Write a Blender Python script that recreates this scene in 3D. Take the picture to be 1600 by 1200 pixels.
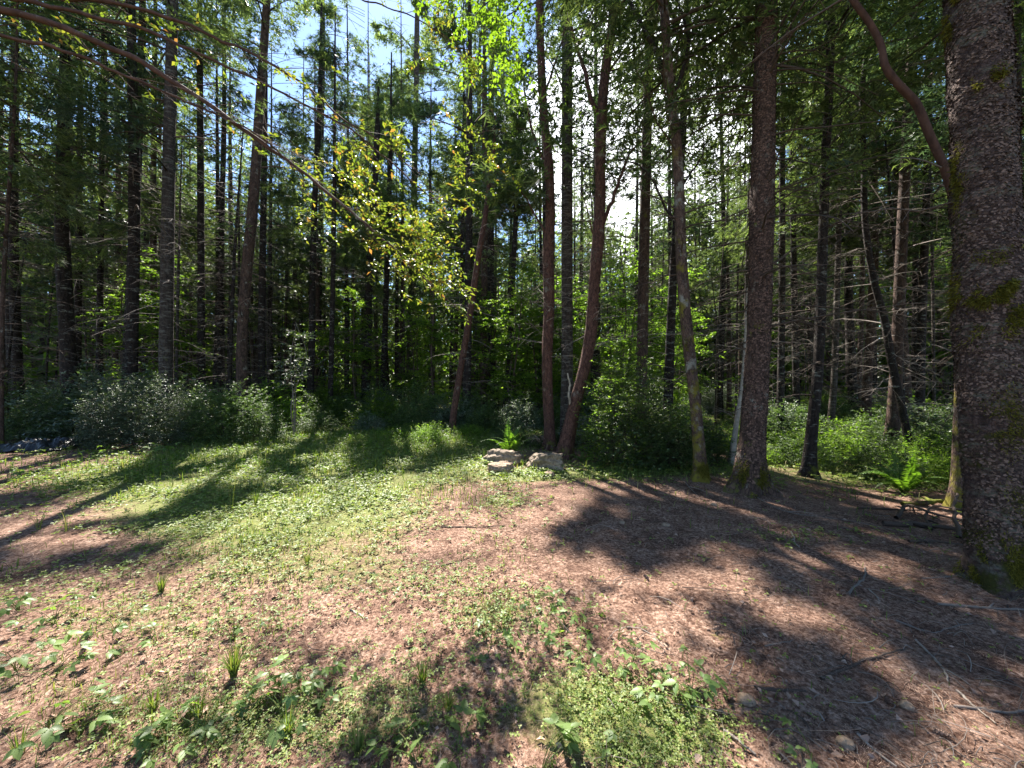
import bpy, bmesh, math, random
import numpy as np
from mathutils import Vector, Euler, Matrix

R = math.radians
PI = math.pi
rng = np.random.default_rng(11)
random.seed(11)
for o in list(bpy.data.objects):
    bpy.data.objects.remove(o)

scene = bpy.context.scene
COL = scene.collection

# ------------------------------------------------------------------ camera
CF = 577.0                        # focal length in photograph pixels (1600 wide)
cam_data = bpy.data.cameras.new("camera")
cam_data.sensor_width = 36.0
cam_data.lens = 36.0 * CF / 1600.0
cam_data.clip_end = 600.0
cam_data.clip_start = 0.05
cam = bpy.data.objects.new("camera", cam_data)
cam.location = (0, 0, 1.6)
cam.rotation_euler = (R(90), 0, 0)
COL.objects.link(cam)
scene.camera = cam

# ------------------------------------------------------------------ light
SUN_AZ, SUN_EL = R(-20.0), R(52.0)          # azimuth from +Y, clockwise
S = np.array([math.sin(SUN_AZ) * math.cos(SUN_EL), math.cos(SUN_AZ) * math.cos(SUN_EL), math.sin(SUN_EL)])
sun_d = bpy.data.lights.new("sun", 'SUN')
sun_d.energy = 5.0
sun_d.angle = R(0.53)
sun_d.color = (1.0, 0.94, 0.86)
sun = bpy.data.objects.new("sun", sun_d)
sun.rotation_euler = Vector(S).to_track_quat('Z', 'Y').to_euler()
sun.location = (0, 20, 40)
COL.objects.link(sun)

world = bpy.data.worlds.new("World")
scene.world = world
world.use_nodes = True
wn, wl = world.node_tree.nodes, world.node_tree.links
wn.clear()
w_out = wn.new('ShaderNodeOutputWorld')
w_bg = wn.new('ShaderNodeBackground')
w_bg.inputs['Strength'].default_value = 0.078
w_sky = wn.new('ShaderNodeTexSky')
w_sky.sky_type = 'NISHITA'
w_sky.sun_disc = False
w_sky.sun_elevation = SUN_EL
w_sky.sun_rotation = SUN_AZ
w_sky.air_density = 1.0
w_sky.dust_density = 0.1
w_sky.ozone_density = 3.5
# a bright cumulus in front of the blue
w_tc = wn.new('ShaderNodeTexCoord')
w_noise = wn.new('ShaderNodeTexNoise')
w_noise.inputs['Scale'].default_value = 2.6
w_noise.inputs['Detail'].default_value = 8.0
w_noise.inputs['Roughness'].default_value = 0.6
wl.new(w_tc.outputs['Generated'], w_noise.inputs['Vector'])
cd = Vector((240 / CF, 1.0, 400 / CF)).normalized()
w_dot = wn.new('ShaderNodeVectorMath'); w_dot.operation = 'DOT_PRODUCT'
w_dot.inputs[1].default_value = cd
wl.new(w_tc.outputs['Generated'], w_dot.inputs[0])
w_map = wn.new('ShaderNodeMapRange')
w_map.inputs['From Min'].default_value = 0.90
w_map.inputs['From Max'].default_value = 0.99
w_map.inputs['To Min'].default_value = -0.22
w_map.inputs['To Max'].default_value = 0.30
wl.new(w_dot.outputs['Value'], w_map.inputs['Value'])
w_add = wn.new('ShaderNodeMath'); w_add.operation = 'ADD'
wl.new(w_map.outputs['Result'], w_add.inputs[0]); wl.new(w_noise.outputs['Fac'], w_add.inputs[1])
w_ramp = wn.new('ShaderNodeMapRange')
w_ramp.inputs['From Min'].default_value = 0.52
w_ramp.inputs['From Max'].default_value = 0.70
w_ramp.interpolation_type = 'SMOOTHSTEP'
wl.new(w_add.outputs['Value'], w_ramp.inputs['Value'])
w_mix = wn.new('ShaderNodeMixRGB')
w_mix.inputs['Color2'].default_value = (11.0, 11.2, 11.8, 1)
wl.new(w_ramp.outputs['Result'], w_mix.inputs['Fac'])
wl.new(w_sky.outputs['Color'], w_mix.inputs['Color1'])
wl.new(w_mix.outputs['Color'], w_bg.inputs['Color'])
wl.new(w_bg.outputs['Background'], w_out.inputs['Surface'])

scene.view_settings.view_transform = 'Standard'
scene.view_settings.look = 'None'
scene.view_settings.gamma = 1.0
scene.view_settings.use_curve_mapping = False
scene.view_settings.exposure = 2.05
scene.render.engine = 'CYCLES'
scene.cycles.max_bounces = 7
scene.cycles.diffuse_bounces = 4
scene.cycles.transmission_bounces = 5
scene.cycles.glossy_bounces = 2
scene.cycles.sample_clamp_indirect = 6.0
scene.cycles.use_denoising = True
scene.cycles.caustics_reflective = False
scene.cycles.caustics_refractive = False


# ------------------------------------------------------------------ numpy helpers
def _hash(ix, iy, iz, seed):
    n = (ix.astype(np.int64) * 374761393 + iy.astype(np.int64) * 668265263 + iz.astype(np.int64) * 2147483647 + seed * 1274126177) & 0x7fffffff
    n = ((n ^ (n >> 13)) * 1274126177) & 0x7fffffff
    return ((n ^ (n >> 16)) & 0xffffff) / float(0xffffff)


def vnoise(p, seed=0):
    p = np.asarray(p, float)
    i = np.floor(p).astype(np.int64)
    f = p - i
    f = f * f * (3 - 2 * f)
    out = 0
    for dx in (0, 1):
        for dy in (0, 1):
            for dz in (0, 1):
                w = (f[..., 0] if dx else 1 - f[..., 0]) * (f[..., 1] if dy else 1 - f[..., 1]) * (f[..., 2] if dz else 1 - f[..., 2])
                out = out + w * _hash(i[..., 0] + dx, i[..., 1] + dy, i[..., 2] + dz, seed)
    return out * 2 - 1


def fbm(p, seed=0, octv=4):
    p = np.asarray(p, float)
    a, s, t = 1.0, 0.0, 0.0
    for k in range(octv):
        s = s + a * vnoise(p * (2.03 ** k) + 17.3 * k, seed + k)
        t += a
        a *= 0.5
    return s / t


def nrm(v):
    return v / np.maximum(np.linalg.norm(v, axis=-1, keepdims=True), 1e-9)


def sstep(x):
    x = np.clip(x, 0, 1)
    return x * x * (3 - 2 * x)


def gh(x, y):
    """height of the forest floor"""
    x = np.asarray(x, float); y = np.asarray(y, float)
    p = np.stack([x, y, np.zeros_like(x)], -1)
    h = 0.05 * fbm(p * 0.35, 3, 3) + 0.012 * fbm(p * 2.2, 5, 3)
    h = h - 0.40 * sstep((x - 4.4) / 3.5) * sstep((y - 4.8) / 4.0)
    h = h + 0.14 * np.exp(-(((x + 2.4) / 1.6) ** 2 + ((y - 10.5) / 1.6) ** 2))
    h = h - 0.10 * sstep((x - 3.4) / 1.5) * sstep((y - 3.6) / 1.5) * (1 - sstep((y - 6.5) / 2.0))
    for bx, by in ((3.6, 5.6), (2.95, 5.95), (3.72, 2.85), (6.2, 7.4), (0.95, 8.9), (1.25, 8.2), (8.8, 8.8)):
        h = h + 0.06 * np.exp(-((x - bx) ** 2 + (y - by) ** 2) / 0.22)
    return h


def hz(x, y):
    return float(gh(np.array([x]), np.array([y]))[0])


def wpt(px, py, Y):
    return np.array([(px - 800) / CF * Y, Y, 1.6 + (600 - py) / CF * Y])


def on_ground(px, py):
    Y = 923.0 / (py - 600.0)
    for _ in range(12):
        Y = 0.5 * Y + 0.5 * (1.6 - hz((px - 800) / CF * Y, Y)) * CF / (py - 600.0)
    X = (px - 800) / CF * Y
    return X, Y, hz(X, Y)


class Geo:
    def __init__(self):
        self.v, self.t, self.q, self.tm, self.qm, self.n = [], [], [], [], [], 0

    def add(self, verts, tris=None, quads=None, mat=0):
        verts = np.asarray(verts, float).reshape(-1, 3)
        if tris is not None and len(tris):
            self.t.append(np.asarray(tris) + self.n); self.tm.append(np.full(len(tris), mat))
        if quads is not None and len(quads):
            self.q.append(np.asarray(quads) + self.n); self.qm.append(np.full(len(quads), mat))
        self.v.append(verts)
        self.n += len(verts)
        return self

    def mesh(self, name, mats, smooth=False):
        me = bpy.data.meshes.new(name)
        v = np.concatenate(self.v) if self.v else np.zeros((0, 3))
        t = np.concatenate(self.t) if self.t else np.zeros((0, 3), int)
        q = np.concatenate(self.q) if self.q else np.zeros((0, 4), int)
        loops = np.concatenate([t.ravel(), q.ravel()]).astype(np.int32)
        starts = np.concatenate([np.arange(len(t)) * 3, len(t) * 3 + np.arange(len(q)) * 4]).astype(np.int32)
        me.vertices.add(len(v)); me.loops.add(len(loops)); me.polygons.add(len(starts))
        me.vertices.foreach_set("co", v.astype(np.float32).ravel())
        me.loops.foreach_set("vertex_index", loops)
        me.polygons.foreach_set("loop_start", starts)
        mi = np.concatenate(self.tm + self.qm) if (self.tm or self.qm) else np.zeros(0, int)
        me.polygons.foreach_set("material_index", mi.astype(np.int32))
        if smooth:
            me.polygons.foreach_set("use_smooth", np.ones(len(starts), bool))
        for m in (mats if isinstance(mats, (list, tuple)) else [mats]):
            me.materials.append(m)
        me.update(calc_edges=True)
        return me


def tube_grid(P, Rad, sides):
    """P (B,n,3), Rad (B,n) -> verts (B,n,s,3), outward (B,n,s,3), quads"""
    B, n, _ = P.shape
    T = nrm(np.gradient(P, axis=1))
    D = nrm(P[:, -1] - P[:, 0])
    ref = np.where(np.abs(D[:, 2:3]) > 0.8, np.array([[1.0, 0, 0]]), np.array([[0, 0, 1.0]]))[:, None, :]
    U = nrm(np.cross(np.broadcast_to(ref, T.shape), T))
    V = nrm(np.cross(T, U))
    a = np.arange(sides) / sides * 2 * PI
    O = U[:, :, None, :] * np.cos(a)[None, None, :, None] + V[:, :, None, :] * np.sin(a)[None, None, :, None]
    verts = P[:, :, None, :] + O * Rad[:, :, None, None]
    idx = np.arange(B * n * sides).reshape(B, n, sides)
    a0 = idx[:, :-1, :]; a1 = np.roll(a0, -1, axis=2); b0 = idx[:, 1:, :]; b1 = np.roll(b0, -1, axis=2)
    quads = np.stack([a0, a1, b1, b0], -1).reshape(-1, 4)
    return verts, O, quads


def add_tubes(g, P, Rad, sides=3, mat=0):
    v, _, q = tube_grid(P, Rad, sides)
    g.add(v, quads=q, mat=mat)


def catmull(pts, n):
    pts = np.asarray(pts, float)
    d = np.linalg.norm(np.diff(pts[:, :3], axis=0), axis=1)
    s = np.concatenate([[0], np.cumsum(d)])
    u = np.linspace(0, s[-1], n)
    m = np.gradient(pts, s, axis=0)
    k = np.clip(np.searchsorted(s, u, side='right') - 1, 0, len(s) - 2)
    h = (s[k + 1] - s[k])[:, None]
    t = ((u - s[k])[:, None]) / h
    return ((2 * t ** 3 - 3 * t ** 2 + 1) * pts[k] + (t ** 3 - 2 * t ** 2 + t) * h * m[k]
            + (-2 * t ** 3 + 3 * t ** 2) * pts[k + 1] + (t ** 3 - t ** 2) * h * m[k + 1])


# ------------------------------------------------------------------ objects
def link(o, parent=None):
    COL.objects.link(o)
    if parent is not None:
        o.parent = parent
    return o


UNCOUNTED = {'crown', 'branches', 'foliage', 'stems', 'leaves', 'twigs', 'moss_tufts'}


def obj(name, me, parent=None, loc=None, rot=None, scale=None):
    o = bpy.data.objects.new(name, me)
    if name in UNCOUNTED: o['kind'] = 'stuff'
    if loc is not None: o.location = loc
    if rot is not None: o.rotation_euler = rot
    if scale is not None: o.scale = scale
    return link(o, parent)


def tag(o, label, cat, group=None, kind=None):
    if label: o["label"] = label
    if cat: o["category"] = cat
    if group: o["group"] = group
    if kind: o["kind"] = kind
    return o


def thing(name, label, cat, loc, rotz=0.0, group=None, scale=1.0):
    o = bpy.data.objects.new(name, None)
    o.empty_display_size = 0.2
    o.location = loc
    o.rotation_euler = (0, 0, rotz)
    o.scale = (scale,) * 3 if np.isscalar(scale) else scale
    COL.objects.link(o)
    return tag(o, label, cat, group)


# ------------------------------------------------------------------ materials
def newmat(name):
    m = bpy.data.materials.new(name)
    m.use_nodes = True
    n, l = m.node_tree.nodes, m.node_tree.links
    n.clear()
    out = n.new('ShaderNodeOutputMaterial')
    return m, n, l, out


def ramp(n, stops):
    r = n.new('ShaderNodeValToRGB')
    els = r.color_ramp.elements
    while len(els) < len(stops): els.new(0.5)
    for e, (p, c) in zip(els, stops):
        e.position = p
        e.color = (*c, 1)
    return r


def leafmat(name, stops, trans=0.45, tcol=(1.25, 1.35, 0.6), rough=0.5, spec=0.35, objvar=0.25):
    """leaf: colour varies from leaf to leaf, part of the light comes through"""
    m, n, l, out = newmat(name)
    geo = n.new('ShaderNodeNewGeometry')
    rp = ramp(n, stops)
    l.new(geo.outputs['Random Per Island'], rp.inputs['Fac'])
    oi = n.new('ShaderNodeObjectInfo')
    mr = n.new('ShaderNodeMapRange')
    mr.inputs['To Min'].default_value = 1 - objvar
    mr.inputs['To Max'].default_value = 1 + objvar
    l.new(oi.outputs['Random'], mr.inputs['Value'])
    mu = n.new('ShaderNodeVectorMath'); mu.operation = 'SCALE'
    l.new(rp.outputs['Color'], mu.inputs[0]); l.new(mr.outputs['Result'], mu.inputs['Scale'])
    bs = n.new('ShaderNodeBsdfPrincipled')
    bs.inputs['Roughness'].default_value = rough
    bs.inputs['Specular IOR Level'].default_value = spec
    l.new(mu.outputs['Vector'], bs.inputs['Base Color'])
    tm = n.new('ShaderNodeVectorMath'); tm.operation = 'MULTIPLY'
    tm.inputs[1].default_value = tcol
    l.new(mu.outputs['Vector'], tm.inputs[0])
    tr = n.new('ShaderNodeBsdfTranslucent')
    l.new(tm.outputs['Vector'], tr.inputs['Color'])
    mx = n.new('ShaderNodeMixShader')
    mx.inputs['Fac'].default_value = trans
    l.new(bs.outputs[0], mx.inputs[1]); l.new(tr.outputs[0], mx.inputs[2])
    l.new(mx.outputs[0], out.inputs['Surface'])
    return m


def barkmat(name, dark, light, lichen=(0.34, 0.35, 0.30), lich_amt=0.3, band=0.0, moss_amt=0.2, moss=(0.10, 0.11, 0.015),
            scale=1.0, bump=0.6, crack=1.0, zs=6):
    m, n, l, out = newmat(name)
    tc = n.new('ShaderNodeTexCoord')
    mp = n.new('ShaderNodeMapping'); mp.inputs['Scale'].default_value = (14 * scale, 14 * scale, zs * scale)
    l.new(tc.outputs['Object'], mp.inputs['Vector'])
    n1 = n.new('ShaderNodeTexNoise'); n1.inputs['Scale'].default_value = 1.0; n1.inputs['Detail'].default_value = 7; n1.inputs['Roughness'].default_value = 0.65
    l.new(mp.outputs[0], n1.inputs['Vector'])
    vo = n.new('ShaderNodeTexVoronoi'); vo.feature = 'DISTANCE_TO_EDGE'; vo.inputs['Scale'].default_value = 1.6
    dist = n.new('ShaderNodeMixRGB'); dist.inputs['Fac'].default_value = 0.35
    l.new(mp.outputs[0], dist.inputs['Color1']); l.new(n1.outputs['Color'], dist.inputs['Color2'])
    mul = n.new('ShaderNodeVectorMath'); mul.operation = 'SCALE'; mul.inputs['Scale'].default_value = 1.4
    l.new(dist.outputs[0], mul.inputs[0]); l.new(mul.outputs[0], vo.inputs['Vector'])
    crk = n.new('ShaderNodeMapRange'); crk.inputs['From Max'].default_value = 0.10; crk.inputs['To Min'].default_value = 1 - 0.75 * crack
    l.new(vo.outputs['Distance'], crk.inputs['Value'])
    c1 = ramp(n, [(0.30, dark), (0.70, light)])
    l.new(n1.outputs['Fac'], c1.inputs['Fac'])
    cm = n.new('ShaderNodeMixRGB'); cm.blend_type = 'MULTIPLY'; cm.inputs['Fac'].default_value = 0.75
    l.new(c1.outputs[0], cm.inputs['Color1']); l.new(crk.outputs[0], cm.inputs['Color2'])
    # lichen, in patches that run round the trunk
    mp2 = n.new('ShaderNodeMapping'); mp2.inputs['Scale'].default_value = (3.2, 3.2, 3.2 + 16 * band)
    l.new(tc.outputs['Object'], mp2.inputs['Vector'])
    n2 = n.new('ShaderNodeTexNoise'); n2.inputs['Scale'].default_value = 1.3; n2.inputs['Detail'].default_value = 6; n2.inputs['Roughness'].default_value = 0.7
    l.new(mp2.outputs[0], n2.inputs['Vector'])
    lm = n.new('ShaderNodeMapRange'); lm.inputs['From Min'].default_value = 0.62 - 0.25 * lich_amt; lm.inputs['From Max'].default_value = 0.70 - 0.25 * lich_amt
    l.new(n2.outputs['Fac'], lm.inputs['Value'])
    lmc = n.new('ShaderNodeMath'); lmc.operation = 'MULTIPLY'; lmc.inputs[1].default_value = min(1.0, 0.25 + lich_amt)
    l.new(lm.outputs[0], lmc.inputs[0])
    lc = n.new('ShaderNodeMixRGB'); l.new(lmc.outputs[0], lc.inputs['Fac']); l.new(cm.outputs[0], lc.inputs['Color1'])
    lc.inputs['Color2'].default_value = (*lichen, 1)
    # moss
    n3 = n.new('ShaderNodeTexNoise'); n3.inputs['Scale'].default_value = 2.7; n3.inputs['Detail'].default_value = 6; n3.inputs['Roughness'].default_value = 0.7
    off = n.new('ShaderNodeMapping'); off.inputs['Location'].default_value = (5.2, 1.3, 8.8)
    l.new(tc.outputs['Object'], off.inputs['Vector']); l.new(off.outputs[0], n3.inputs['Vector'])
    sp = n.new('ShaderNodeSeparateXYZ'); l.new(tc.outputs['Object'], sp.inputs[0])
    hb = n.new('ShaderNodeMapRange'); hb.inputs['From Min'].default_value = 0.0; hb.inputs['From Max'].default_value = 0.7
    hb.inputs['To Min'].default_value = 0.16; hb.inputs['To Max'].default_value = 0.0
    l.new(sp.outputs['Z'], hb.inputs['Value'])
    ad = n.new('ShaderNodeMath'); ad.operation = 'ADD'
    l.new(n3.outputs['Fac'], ad.inputs[0]); l.new(hb.outputs[0], ad.inputs[1])
    mm = n.new('ShaderNodeMapRange'); mm.inputs['From Min'].default_value = 0.66 - 0.2 * moss_amt; mm.inputs['From Max'].default_value = 0.74 - 0.2 * moss_amt
    l.new(ad.outputs[0], mm.inputs['Value'])
    mc = n.new('ShaderNodeMixRGB'); l.new(mm.outputs[0], mc.inputs['Fac']); l.new(lc.outputs[0], mc.inputs['Color1'])
    mc.inputs['Color2'].default_value = (*moss, 1)
    bs = n.new('ShaderNodeBsdfPrincipled')
    bs.inputs['Roughness'].default_value = 0.85
    bs.inputs['Specular IOR Level'].default_value = 0.2
    l.new(mc.outputs[0], bs.inputs['Base Color'])
    hs = n.new('ShaderNodeMath'); hs.operation = 'MULTIPLY'
    l.new(n1.outputs['Fac'], hs.inputs[0]); l.new(crk.outputs[0], hs.inputs[1])
    bp = n.new('ShaderNodeBump'); bp.inputs['Strength'].default_value = bump; bp.inputs['Distance'].default_value = 0.035
    l.new(hs.outputs[0], bp.inputs['Height']); l.new(bp.outputs[0], bs.inputs['Normal'])
    l.new(bs.outputs[0], out.inputs['Surface'])
    return m


def plainmat(name, c1, c2, scale=8.0, rough=0.85, island=False, spec=0.25, drift=False):
    m, n, l, out = newmat(name)
    rp = ramp(n, [(0.15, c1), (0.95, c2)] if island else [(0.25, c1), (0.75, c2)])
    if island:
        g = n.new('ShaderNodeNewGeometry'); l.new(g.outputs['Random Per Island'], rp.inputs['Fac'])
    else:
        tc = n.new('ShaderNodeTexCoord'); nz = n.new('ShaderNodeTexNoise')
        nz.inputs['Scale'].default_value = scale; nz.inputs['Detail'].default_value = 6
        l.new(tc.outputs['Object'], nz.inputs['Vector']); l.new(nz.outputs['Fac'], rp.inputs['Fac'])
    bs = n.new('ShaderNodeBsdfPrincipled'); bs.inputs['Roughness'].default_value = rough
    bs.inputs['Specular IOR Level'].default_value = spec
    src = rp.outputs[0]
    if drift:       # paler drifts and darker, damper patches
        tc = n.new('ShaderNodeTexCoord'); nz = n.new('ShaderNodeTexNoise')
        nz.inputs['Scale'].default_value = 3.4; nz.inputs['Detail'].default_value = 7; nz.inputs['Roughness'].default_value = 0.7
        l.new(tc.outputs['Object'], nz.inputs['Vector'])
        r2 = ramp(n, [(0.36, (0.26, 0.19, 0.17)), (0.5, (0.84, 0.72, 0.68)), (0.63, (1.15, 1.12, 1.10))])
        l.new(nz.outputs['Fac'], r2.inputs['Fac'])
        mu = n.new('ShaderNodeMixRGB'); mu.blend_type = 'MULTIPLY'; mu.inputs['Fac'].default_value = 1
        l.new(src, mu.inputs['Color1']); l.new(r2.outputs[0], mu.inputs['Color2']); src = mu.outputs[0]
    l.new(src, bs.inputs['Base Color']); l.new(bs.outputs[0], out.inputs['Surface'])
    return m


M = {}
M['needle'] = leafmat('conifer_needles', [(0.0, (0.045, 0.068, 0.036)), (0.5, (0.095, 0.125, 0.062)), (1.0, (0.21, 0.24, 0.125))], trans=0.5, rough=0.5, tcol=(1.3, 1.5, 0.6))
M['needle_blue'] = leafmat('bluish_conifer_needles', [(0.0, (0.028, 0.048, 0.034)), (0.6, (0.055, 0.085, 0.052)), (1.0, (0.11, 0.145, 0.08))], trans=0.40, rough=0.45, tcol=(1.2, 1.4, 0.8))
M['lime'] = leafmat('broad_leaves', [(0.0, (0.055, 0.10, 0.015)), (0.5, (0.09, 0.15, 0.022)), (1.0, (0.17, 0.23, 0.045))], trans=0.58, rough=0.45, tcol=(2.0, 2.3, 0.9))
M['maple'] = leafmat('maple_leaves', [(0.0, (0.10, 0.16, 0.016)), (1.0, (0.17, 0.25, 0.04))], trans=0.55, rough=0.45, tcol=(1.4, 1.6, 0.5))
M['madrone'] = leafmat('yellowing_leaves', [(0.0, (0.08, 0.13, 0.025)), (0.65, (0.17, 0.21, 0.04)), (0.9, (0.24, 0.22, 0.05)), (1.0, (0.28, 0.13, 0.06))], trans=0.5, rough=0.4, tcol=(1.35, 1.4, 0.6))
M['shrub'] = leafmat('shrub_leaves', [(0.0, (0.040, 0.070, 0.026)), (0.6, (0.080, 0.125, 0.045)), (1.0, (0.15, 0.20, 0.07))], trans=0.38, rough=0.48, spec=0.35, tcol=(1.4, 1.7, 0.5))
M['salal'] = leafmat('glossy_shrub_leaves', [(0.0, (0.055, 0.085, 0.055)), (0.7, (0.12, 0.155, 0.10)), (1.0, (0.22, 0.25, 0.18))], trans=0.28, rough=0.42, spec=0.45, tcol=(1.3, 1.6, 0.6))
M['fern'] = leafmat('fern_fronds', [(0.0, (0.055, 0.12, 0.016)), (1.0, (0.12, 0.20, 0.035))], trans=0.45, rough=0.45, tcol=(1.7, 1.9, 0.6))
M['bramble'] = leafmat('bramble_leaves', [(0.0, (0.08, 0.14, 0.035)), (1.0, (0.17, 0.24, 0.08))], trans=0.42, rough=0.45, tcol=(1.6, 1.8, 0.6))
M['clover'] = leafmat('ground_cover_leaves', [(0.0, (0.08, 0.125, 0.022)), (0.6, (0.16, 0.22, 0.048)), (1.0, (0.29, 0.32, 0.10))], trans=0.4, rough=0.5, tcol=(1.4, 1.6, 0.6), objvar=0.0)
M['grass'] = leafmat('grass_blades', [(0.0, (0.06, 0.11, 0.02)), (0.6, (0.13, 0.18, 0.04)), (1.0, (0.26, 0.24, 0.10))], trans=0.4, rough=0.5, tcol=(1.4, 1.5, 0.6), objvar=0.0)
M['moss'] = leafmat('moss_tufts', [(0.0, (0.055, 0.058, 0.012)), (1.0, (0.20, 0.185, 0.035))], trans=0.35, rough=0.8, spec=0.1, tcol=(1.4, 1.4, 0.5), objvar=0.0)
M['deadfern'] = plainmat('dry_fern', (0.12, 0.08, 0.055), (0.28, 0.20, 0.14), island=True)
M['litter'] = plainmat('dry_needles', (0.085, 0.044, 0.028), (0.62, 0.45, 0.335), island=True, drift=True)
M['deadleaf'] = plainmat('fallen_leaves', (0.06, 0.032, 0.022), (0.42, 0.29, 0.22), island=True)
M['twig'] = plainmat('dead_twigs', (0.06, 0.048, 0.040), (0.26, 0.22, 0.19), island=True)
M['twig_dark'] = plainmat('dark_twigs', (0.035, 0.024, 0.018), (0.11, 0.08, 0.062), island=True)
M['palewood'] = plainmat('bleached_wood', (0.20, 0.165, 0.13), (0.42, 0.37, 0.31), 14)
M['bark_fir'] = barkmat('fir_bark', (0.026, 0.017, 0.013), (0.125, 0.078, 0.060), lich_amt=0.18, moss_amt=0.15)
M['bark_grey'] = barkmat('grey_banded_bark', (0.024, 0.018, 0.015), (0.085, 0.066, 0.055), lichen=(0.17, 0.16, 0.14), lich_amt=0.40, band=0.9, moss_amt=0.05)
M['bark_big'] = barkmat('mossy_big_bark', (0.018, 0.012, 0.010), (0.13, 0.088, 0.078), lichen=(0.15, 0.15, 0.12), lich_amt=0.42, band=0.32, moss_amt=0.35, moss=(0.05, 0.052, 0.012), scale=1.7, bump=1.0, crack=0.45, zs=16)
M['bark_red'] = barkmat('reddish_bark', (0.030, 0.015, 0.012), (0.17, 0.085, 0.064), lich_amt=0.1, moss_amt=0.1, scale=1.6)
M['bark_limb'] = barkmat('smooth_limb_bark', (0.040, 0.022, 0.017), (0.115, 0.062, 0.046), lich_amt=0.1, moss_amt=0.0, crack=0.2, bump=0.2)
M['bark_moss'] = barkmat('moss_flecked_bark', (0.035, 0.022, 0.017), (0.16, 0.105, 0.083), lich_amt=0.3, moss_amt=0.6, moss=(0.15, 0.13, 0.02), scale=1.4)
M['bark_dark'] = barkmat('dark_bark', (0.011, 0.008, 0.007), (0.045, 0.033, 0.028), lich_amt=0.22, band=0.4, moss_amt=0.1)

# ------------------------------------------------------------------ where the sun reaches the ground
def inpoly(x, y, poly):
    c = np.zeros(x.shape, bool)
    j = len(poly) - 1
    for i in range(len(poly)):
        xi, yi = poly[i]; xj, yj = poly[j]
        if yi != yj:
            c ^= ((yi > y) != (yj > y)) & (x < (xj - xi) * (y - yi) / (yj - yi) + xi)
        j = i
    return c


def gpoly(pts):
    """outline on the forest floor, given where its corners are seen"""
    return [((px - 800) / CF * (923.0 / (py - 600.0)), 923.0 / (py - 600.0)) for px, py in pts]


SUNNY = [gpoly(p) for p in [
    [(-60, 900), (110, 850), (220, 830), (350, 790), (500, 775), (620, 765), (680, 735), (750, 712), (900, 728), (1050, 742),
     (1145, 765), (1230, 850), (1330, 880), (1500, 880), (1530, 930), (1700, 1010), (1800, 1180), (1700, 1330), (1180, 1330), (1135, 1010), (900, 925),
     (860, 990), (880, 1100), (760, 1200), (650, 1240), (560, 1100), (540, 985), (430, 985), (320, 1010), (180, 1090), (60, 1140), (-200, 1180)],
    [(-200, 735), (30, 712), (230, 712), (240, 735), (60, 760), (-200, 790)],
    [(-300, 805), (-20, 800), (200, 745), (330, 755), (240, 800), (40, 840), (-300, 870)],
]]
GLOOM = [gpoly(p) for p in [
    [(860, 850), (890, 800), (960, 782), (1090, 800), (1190, 815), (1200, 850), (1110, 862), (1060, 890), (960, 885)],
    [(1175, 880), (1300, 885), (1420, 930), (1600, 990), (1700, 1060), (1480, 1040), (1330, 1000), (1220, 940)],
    [(880, 905), (1010, 915), (1120, 950), (1180, 1040), (1190, 1200), (1210, 1330), (900, 1330), (890, 1100), (870, 1000)],
    [(1270, 1060), (1360, 1090), (1420, 1160), (1360, 1180), (1280, 1120)],
    [(1440, 1080), (1600, 1110), (1600, 1150), (1480, 1130)],
    [(1200, 778), (1290, 775), (1540, 840), (1540, 880), (1430, 860), (1300, 820)],
    [(1420, 940), (1620, 960), (1620, 1010), (1500, 990)], [(1190, 1090), (1290, 1080), (1340, 1200), (1250, 1230)],
    [(1230, 1010), (1330, 1030), (1400, 1090), (1300, 1075)], 
    [(-60, 868), (160, 868), (260, 850), (180, 895), (-60, 915)],
]]
SPOTS = []      # (x, y, radius) on the z=0 plane, for things above the ground that the sun picks out


def spot(px, py, Y, r):
    p = wpt(px, py, Y)
    SPOTS.append((p[0] - p[2] * S[0] / S[2], p[1] - p[2] * S[1] / S[2], r))


for a in [(150, 640, 9.2, 1.5), (120, 600, 9.4, 0.5), (797, 680, 7.85, 1.0), (970, 620, 7.2, 1.15), (990, 540, 7.3, 0.8), (900, 640, 6.4, 0.35),
          (858, 560, 6.6, 0.25), (1088, 640, 5.9, 0.3), (1175, 560, 5.4, 0.3), (1420, 750, 5.3, 0.75), (1340, 680, 8.5, 0.8), (1230, 690, 8.0, 0.5),
          (650, 400, 4.0, 1.0), (560, 320, 3.8, 0.7), (700, 60, 4.2, 0.6), (780, 90, 5.5, 0.6), (680, 690, 9.5, 0.9), (1180, 300, 5.4, 0.25),
          (1500, 180, 2.8, 0.3), (960, 300, 6.5, 0.25), (590, 200, 4.0, 0.8), (830, 725, 6.7, 0.8), (780, 470, 16, 1.2), (1000, 400, 15, 1.8),
          (900, 450, 16, 1.4), (1060, 420, 14, 1.5), (250, 660, 10.5, 0.4), (560, 640, 14, 0.7), (1300, 690, 8.6, 0.6), (1400, 660, 10, 0.8), (1240, 640, 11, 0.6), (500, 640, 13, 1.0), (1470, 640, 10, 0.9), (1180, 230, 12, 1.6), (330, 220, 14, 1.4), (80, 250, 14, 2.2)]:
    spot(*a)

_r = np.random.default_rng(31)
for _k in range(26):           # gaps over the wood behind
    _px, _py, _Y = 40 + 1400 * _r.random(), 380 + 240 * _r.random(), 12 + 9 * _r.random()
    spot(_px, _py, _Y, 0.5 + 0.7 * _r.random())
for _k in range(60):            # flecks of sun on the shaded grass and among the weeds
    _px, _py = 120 + 560 * _r.random(), 690 + 75 * _r.random()
    _Y = 923.0 / (_py - 600.0)
    SPOTS.append(((_px - 800) / CF * _Y, _Y, 0.12 + 0.30 * _r.random()))


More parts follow.
